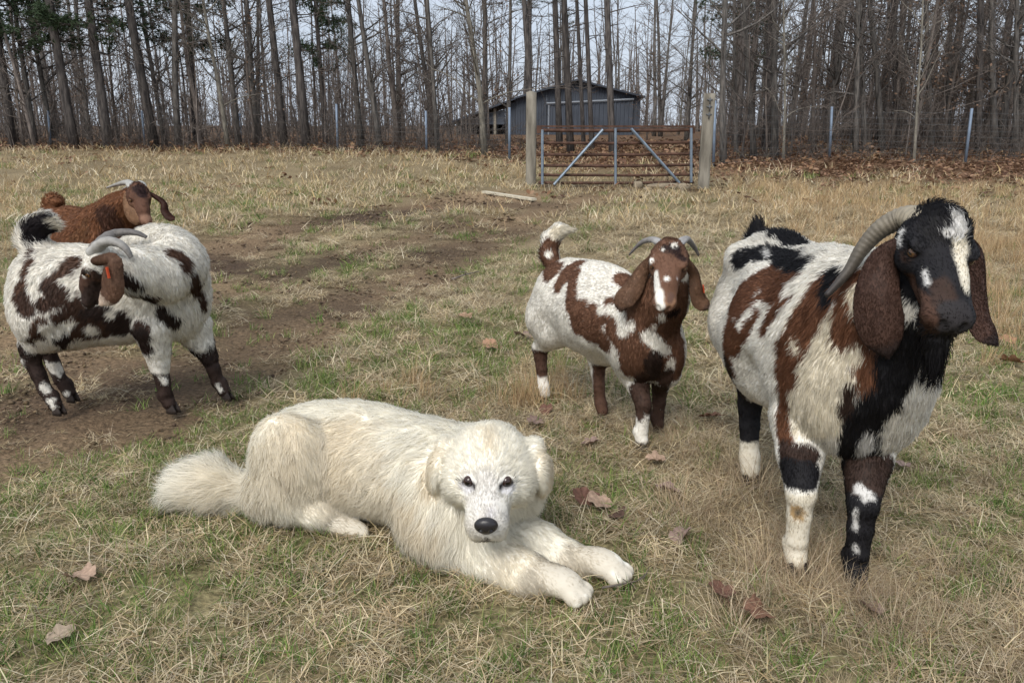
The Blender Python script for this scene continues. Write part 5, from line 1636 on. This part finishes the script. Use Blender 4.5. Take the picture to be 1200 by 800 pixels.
# ---------------------------------------------------------------- big white livestock dog lying in front
def build_dog():
    root = thing('dog', (-.35, 2.1, 0), 'large fluffy cream-white livestock dog lying on the grass facing us', 'dog')
    B = Body()
    A, M, Cc = at(352, 545, 2.30), at(430, 545, 2.24), at(515, 545, 2.12)
    ax = nrm((Cc - A) * (1, 1, 0))
    bk = -ax + (0, 0, -.5)
    B.ell(A + (.02, 0, .02), (.18, .15, .15), ax, k=.08, flow=bk, hair=.04, lift=.3)
    B.ell(M, (.30, .17, .16), ax, k=.08, flow=bk + (0, -.4, -.4), hair=.042, lift=.25)
    B.ell(at(425, 520, 2.27), (.28, .13, .12), ax, k=.08, flow=-ax, hair=.04)
    B.ell(Cc - (0, 0, .035), (.20, .165, .155), ax, k=.08, flow=bk + (0, -.5, -.6), hair=.05, lift=.22)
    B.ell(at(528, 612, 1.99), (.15, .12, .13), ax, k=.06, flow=(-.1, -.3, -1), hair=.06, lift=.3)
    B.ell(at(572, 645, 1.93), (.09, .08, .09), ax, k=.05, flow=(.1, -.4, -1), hair=.05, lift=.3)
    # near haunch and hind leg
    th = at(345, 545, 2.16)
    B.ell(th, (.125, .09, .165), (.9, -.1, .25), k=.035, flow=(.15, -.1, -1), hair=.034, lift=.35)
    B.ell(at(325, 575, 2.16), (.10, .085, .09), ax, k=.04, flow=(-.3, -.2, -1), hair=.05, lift=.4)
    B.chain([at(345, 588, 2.15), at(375, 600, 2.12), at(395, 612, 2.11)], [.07, .05, .038], k=.03, hair=.02, lift=.2)
    B.ell(at(409, 619, 2.09), (.065, .036, .030), (1, -.3, -.1), k=.02, hair=.012, lift=.15, flow=(1, -.2, -.4))
    for s in (-1, 0, 1): B.ell(at(424, 624 + s * 3.5, 2.085 - s * .016), (.024, .014, .018), (1, -.3, -.1), k=.008, hair=.007, lift=.12, flow=(1, 0, -.3))
    # far hind leg, mostly under the body
    B.ell(A + (.1, .12, -.06), (.13, .08, .11), ax, k=.05, hair=.03)
    # tail
    tl = [at(318, 572, 2.30), at(285, 578, 2.28), at(250, 572, 2.25), at(215, 576, 2.24)]
    B.chain(tl, [.07, .058, .062, .045], k=.04, hair=.08, flow=(-1, 0, -.05), lift=.28)
    B.ell(at(240, 562, 2.27), (.075, .06, .055), k=.04, hair=.085, flow=(-1, 0, .25), lift=.4)
    # front legs
    P1, P2 = at(660, 694, 1.76), at(708, 676, 1.85)
    B.chain([at(545, 640, 1.97), at(575, 655, 1.90), at(618, 674, 1.82), P1 - (.05, -.04, -.006)], [.095, .07, .055, .045], k=.04, hair=.022, lift=.2, flow=(.6, -.4, -.6))
    B.chain([at(600, 632, 2.02), at(632, 642, 1.97), at(668, 660, 1.91), P2 - (.05, -.04, -.006)], [.09, .066, .052, .043], k=.04, hair=.022, lift=.2, flow=(.6, -.4, -.6))
    for P_ in (P1, P2):
        d = nrm([.75, -.55, -.05]); sd = nrm(np.cross(d, (0, 0, 1)))
        P_ = np.array([P_[0], P_[1], .045])
        B.ell(P_ - d * .01, (.07, .048, .037), d, k=.025, hair=.011, lift=.12, flow=d + (0, 0, -.3))
        for s in (-1.4, -.45, .45, 1.4):
            B.ell(P_ + d * (.058 - abs(s) * .007) + sd * s * .022 - (0, 0, .012), (.026, .0145, .022), d, k=.007, hair=.007, lift=.1, flow=d + (0, 0, -.3))
    # neck and ruff
    fw, up = nrm([-.01, -.94, -.34]), np.array([0, -.5, .85])
    eye = at(571.5, 564, 1.81)
    f = Frame((0, 0, 0), fw, up, 1.0)
    f.o = eye - f.v(.165, 0, .018)
    B.chain([Cc + (.03, -.03, -.04), f.p(-.10, 0, -.205), f.p(.0, 0, -.065)], [.14, .11, .095], k=.06, hair=.045, lift=.25, flow=f.v(-.8, 0, -.7))
    for s in (-1, 1):
        B.ell(f.p(.0, s * .095, -.135), (.09, .066, .105), f.x, f.z, k=.05, hair=.05, lift=.35, flow=f.v(-.4, s * .35, -1))
    B.ell(f.p(.03, 0, -.15), (.09, .09, .09), f.x, f.z, k=.05, hair=.045, lift=.3, flow=f.v(-.3, 0, -1))
    # head
    fk = f.v(-1, 0, .1)
    B.ell(f.p(.055, 0, -.014), (.12, .108, .090), f.x, f.z, k=.03, hair=.028, flow=fk + f.v(0, 0, -.25), lift=.25)
    B.cone(f.p(.12, 0, -.026), f.p(.238, 0, -.036), .074, .053, k=.04, hair=.014, flow=fk, lift=.2)
    B.ell(f.p(.252, 0, -.046), (.036, .052, .044), f.x, f.z, k=.02, hair=.009, flow=fk, lift=.12)
    B.cone(f.p(.10, 0, -.08), f.p(.232, 0, -.092), .05, .026, k=.025, hair=.010, flow=fk, lift=.15)
    for s in (-1, 1):
        B.ell(f.p(.090, s * .074, -.045), (.075, .054, .066), f.x, f.z, k=.035, hair=.034, flow=f.v(-1, s * .5, -.3), lift=.3)
        B.ell(f.p(.190, s * .048, .016), (.024, .018, .012), f.x, f.z, k=.008, sub=True)
        B.ell(f.p(.238, s * .028, -.070), (.042, .025, .030), f.x, f.z, k=.012, hair=.010, flow=f.v(-1, 0, -.5), lift=.15)
        # drop ear
        B.ell(f.p(.030, s * .112, -.002), (.050, .036, .026), f.v(1, s * -.2, 0), f.v(0, -s * .5, 1), k=.02, hair=.020, flow=f.v(0, s * .8, -.6), lift=.25)
        B.ell(f.p(.066, s * .150, -.048), (.050, .018, .060), f.v(1, s * -.25, -.1), f.v(.1, -s * .22, 1), k=.010, hair=.020, flow=f.v(.0, s * .1, -1), lift=.15)
        B.ell(f.p(.072, s * .152, -.090), (.030, .014, .036), f.v(1, s * -.25, -.1), f.v(.1, s * .1, 1), k=.012, hair=.018, flow=f.v(.1, 0, -1), lift=.15)
    def paint(V, N):
        base = lin(243, 239, 227)
        p = Paint(base, V, N); S = p.spot
        yl, y2 = lin(236, 227, 208), lin(239, 232, 216)
        sf = dict(rag=.5, scale=.08, soft=.06)
        S(y2, 60, (345, 540), (420, 560), **sf); S(yl, 22, (400, 500), (395, 570), **sf); S(yl, 20, (345, 500), (340, 560), **sf); S(y2, 30, (250, 580), (290, 580), **sf)
        S(yl, 22, (470, 600), (500, 630), **sf); S(y2, 30, (600, 655), (560, 640), **sf); S(yl, 9, (520, 525), (512, 535), **sf)
        S(yl, 8, (572, 520), (570, 500), rag=.4, scale=.03, soft=.04); S(y2, 9, (632, 550), **sf); S(yl, 8, (405, 618), **sf)
        for s in (-1, 1): p.spot3(yl, .045, f.p(.05, s * .16, -.02), f.p(.06, s * .16, -.09), rag=.3)
        for P_ in (P1, P2): p.spot3(lin(208, 200, 184), .085, P_ - (.04, -.03, 0), P_, rag=.3)
        S(lin(208, 200, 184), 24, (405, 618), **sf); S(lin(216, 212, 205), 30, (571, 575), (571, 610), **sf); S(lin(212, 209, 208), 4.5, (574, 597), (573, 606), rag=.5, scale=.01, soft=.012)
        for s in (-1, 1):
            p.spot3(lin(214, 212, 212), .021, f.p(.175, s * .049, .010), rag=.25, scale=.012)
            p.spot3(lin(40, 35, 36), .0098, f.p(.182, s * .034, .0165), f.p(.165, s * .064, .0155), rag=.06)
            p.spot3(lin(58, 50, 50), .0045, f.p(.288, 0, -.045), f.p(.288, 0, -.066), f.p(.274, s * .030, -.086), f.p(.250, s * .050, -.090), rag=.1)
        return p
    def bare(P):
        w = np.zeros(len(P))
        for s in (-1, 1): w = np.maximum(w, (np.abs((P - f.p(.178, s * .048, .0200)) @ f.z) < .0145) * (np.linalg.norm((P - f.p(.178, s * .048, .0165)), axis=1) < .024))
        return w
    finish(root, B, .0062, paint, 150000, .0014, vary=.045, seed=21, clump=.6, gravity=.3, wave=.35, bare=bare)
    for s in (-1, 1):
        link('eye', eye_mesh(f.p(.1610, s * .048, .0165), .0150, f.v(.95, s * .25, .05), lin(48, 32, 26), lin(8, 8, 9), iris_r=.9, pup_r=.45), MAT_EYE, root)
    nb = Body()
    nb.ell(f.p(.288, 0, -.008), (.018, .030, .023), f.x, f.z, k=.01)
    nb.ell(f.p(.284, 0, -.027), (.012, .016, .014), f.x, f.z, k=.01)
    for s in (-1, 1): nb.ell(f.p(.304, s * .015, -.012), (.010, .0065, .006), f.v(1, s * .4, 0), f.z, k=.004, sub=True)
    V, Q = nb.skin(.0022)
    link('nose', mesh_np('nose', V, Q), MAT_NOSE, root)

build_buck()
build_young()
build_spotted()
build_brown()
build_dog()
# ================================================================== fallen leaves and twigs one can pick out
def leaf_mesh(seed, size, col):
    """curled dead tree leaf: lobed outline, raised midrib, rolled edges"""
    g = np.random.default_rng(seed); n = 34
    a = np.linspace(0, 2 * pi, n, endpoint=False)
    r = .62 + .22 * np.abs(np.cos(a * 2.5)) ** .8 + g.normal(0, .03, n); r = r * (1 - .25 * np.abs(np.sin(a)))
    cu, cv, tw = g.uniform(.15, .6), g.uniform(-.3, .5), g.uniform(-.4, .4)
    V = []; m = 5
    for k in range(m):
        f = (k + 1) / m; x = np.cos(a) * r * f; y = np.sin(a) * r * f
        z = cu * y * y * 1.6 + cv * x * x * .8 + tw * x * y + .05 * np.sin(a * 7 + seed) * f + g.normal(0, .012, n) * f
        V.append(np.stack([x, y, z], 1))
    V = np.concatenate([np.zeros((1, 3))] + V); j = np.arange(n)
    T = np.stack([np.zeros(n, int), 1 + j, 1 + (j + 1) % n], 1)
    Q = np.concatenate([np.stack([1 + i * n + j, 1 + (i + 1) * n + j, 1 + (i + 1) * n + (j + 1) % n, 1 + i * n + (j + 1) % n], 1) for i in range(m - 1)])
    st, q2, t2 = tube([(-.6, 0, .0), (-.85, .03, .02), (-1.15, .1, .03)], [.022, .016, .012], 5)
    B_ = Bag(); B_.add(V, Q, T); B_.add(st, q2, t2)
    me = B_.mesh('leaf'); X = np.concatenate([V, st])
    C = np.asarray(col) * (1 + .2 * fbm(X, .4, seed, 3) - .25 * (np.abs(X[:, 1]) < .03))[:, None]
    me.transform(__import__('mathutils').Matrix.Scale(size, 4)); set_col(me, np.clip(C, .01, 1)); return me
MAT_LEAF = principled('dead_leaf', attr='Col', rough=.7, spec=.25, vary=(90, .75, 1.2), bump=(120, .5, .003))
RB, TB, PB = lin(108, 78, 66), lin(158, 134, 116), lin(132, 112, 103)
LEAVES = [  # px, py, size, colour, tilt x, tilt y, turn, label
    (684, 586, .062, RB, .7, .3, .4, 'dark red-brown curled leaf, left of the leaf pile right of the dog'),
    (703, 592, .066, TB, .15, -.1, 2.1, 'pale pinkish dead leaf in the middle of the pile right of the dog'),
    (722, 604, .052, lin(84, 64, 54), .5, -.5, 5.0, 'dark brown leaf at the right of the pile beside the dog'),
    (628, 495, .058, PB, .4, .2, 1.0, 'curled mauve-brown leaf behind the head of the dog'),
    (692, 522, .045, PB, .2, .3, 3.4, 'flat greyish leaf left of the front feet of the young goat'),
    (768, 541, .05, TB, .15, .1, .3, 'tan leaf at the front hoof of the young goat'),
    (783, 577, .055, PB, .35, -.2, 2.6, 'mauve-grey leaf below the young goat, upper of two'),
    (798, 630, .055, PB, .6, .3, 4.2, 'upright greyish leaf below the young goat, lower of two'),
    (845, 696, .055, RB, .2, .1, 1.7, 'flat red-brown leaf left of the front hoof of the buck'),
    (889, 718, .062, lin(116, 86, 70), .5, .5, .6, 'rusty brown curled leaf lowest in front of the buck'),
    (95, 678, .058, TB, .15, .2, 2.8, 'pale tan leaf low on the left below the tail of the dog'),
    (70, 748, .045, lin(150, 134, 116), .1, -.15, .9, 'bleached leaf at the lower left corner'),
    (576, 406, .075, lin(160, 126, 102), .5, .3, .2, 'light orange-brown leaf in the grass left of the young goat'),
    (612, 394, .075, PB, .3, .1, 2.2, 'dusky leaf beside the hind leg of the young goat'),
    (640, 482, .05, RB, .3, .5, 4.6, 'small red-brown leaf by the hind hoof of the young goat'),
    (1056, 546, .05, PB, .2, .2, 1.3, 'greyish leaf behind the forelegs of the buck'),
    (832, 490, .06, lin(110, 78, 62), .4, .2, 3.0, 'dark leaf left of the hind leg of the buck'),
    (1185, 425, .08, lin(138, 104, 80), .5, .3, 1.9, 'brown leaf at the right edge beside the buck'),
    (1180, 400, .07, lin(150, 116, 90), .3, .2, 4.9, 'tan leaf at the right edge above another brown leaf'),
    (545, 372, .07, lin(150, 122, 100), .3, .1, .7, 'pale leaf on the worn grass in the middle of the pasture'),
    (1020, 716, .045, PB, .4, .1, 2.0, 'small dusky leaf in the tangled grass right of the front hooves of the buck'),
]
for _k, (px, py, sz, c, tx, ty, tz, lab) in enumerate(LEAVES):
    p = gnd(px, py, .02); p[2] = float(terr(p[0], p[1])) + .03
    o = link('leaf', leaf_mesh(70 + _k, sz, c), MAT_LEAF); o.location = p; o.rotation_euler = (tx * .7, ty * .7, tz)
    tag(o, lab, 'leaf', 'fallen leaves in the pasture')
def twig(path, r, label):
    g = np.random.default_rng(len(label)); B_ = Bag(); P = np.array(path)
    B_.tube(P, np.linspace(r, r * .4, len(P)), 6)
    for k in range(1, len(P) - 1): B_.tube([P[k], P[k] + g.normal(0, .02, 3) + (0, 0, .01), P[k] + g.normal(0, .035, 3) + (0, 0, .02)], [r * .6, r * .4, r * .2], 5)
    tag(link('twig', B_.mesh('twig'), BARK['twig']), label, 'twig', 'twigs in the grass')
twig([gnd(705, 700) + (0, 0, .03), gnd(725, 698) + (0, 0, .035), gnd(745, 692) + (0, 0, .03), gnd(758, 684) + (0, 0, .035)], .003, 'dark branching twig at the front paws of the dog')
twig([gnd(530, 330) + (0, 0, .02), gnd(545, 326) + (0, 0, .03), gnd(562, 322) + (0, 0, .03)], .008, 'short stick lying on the worn grass in the pasture')
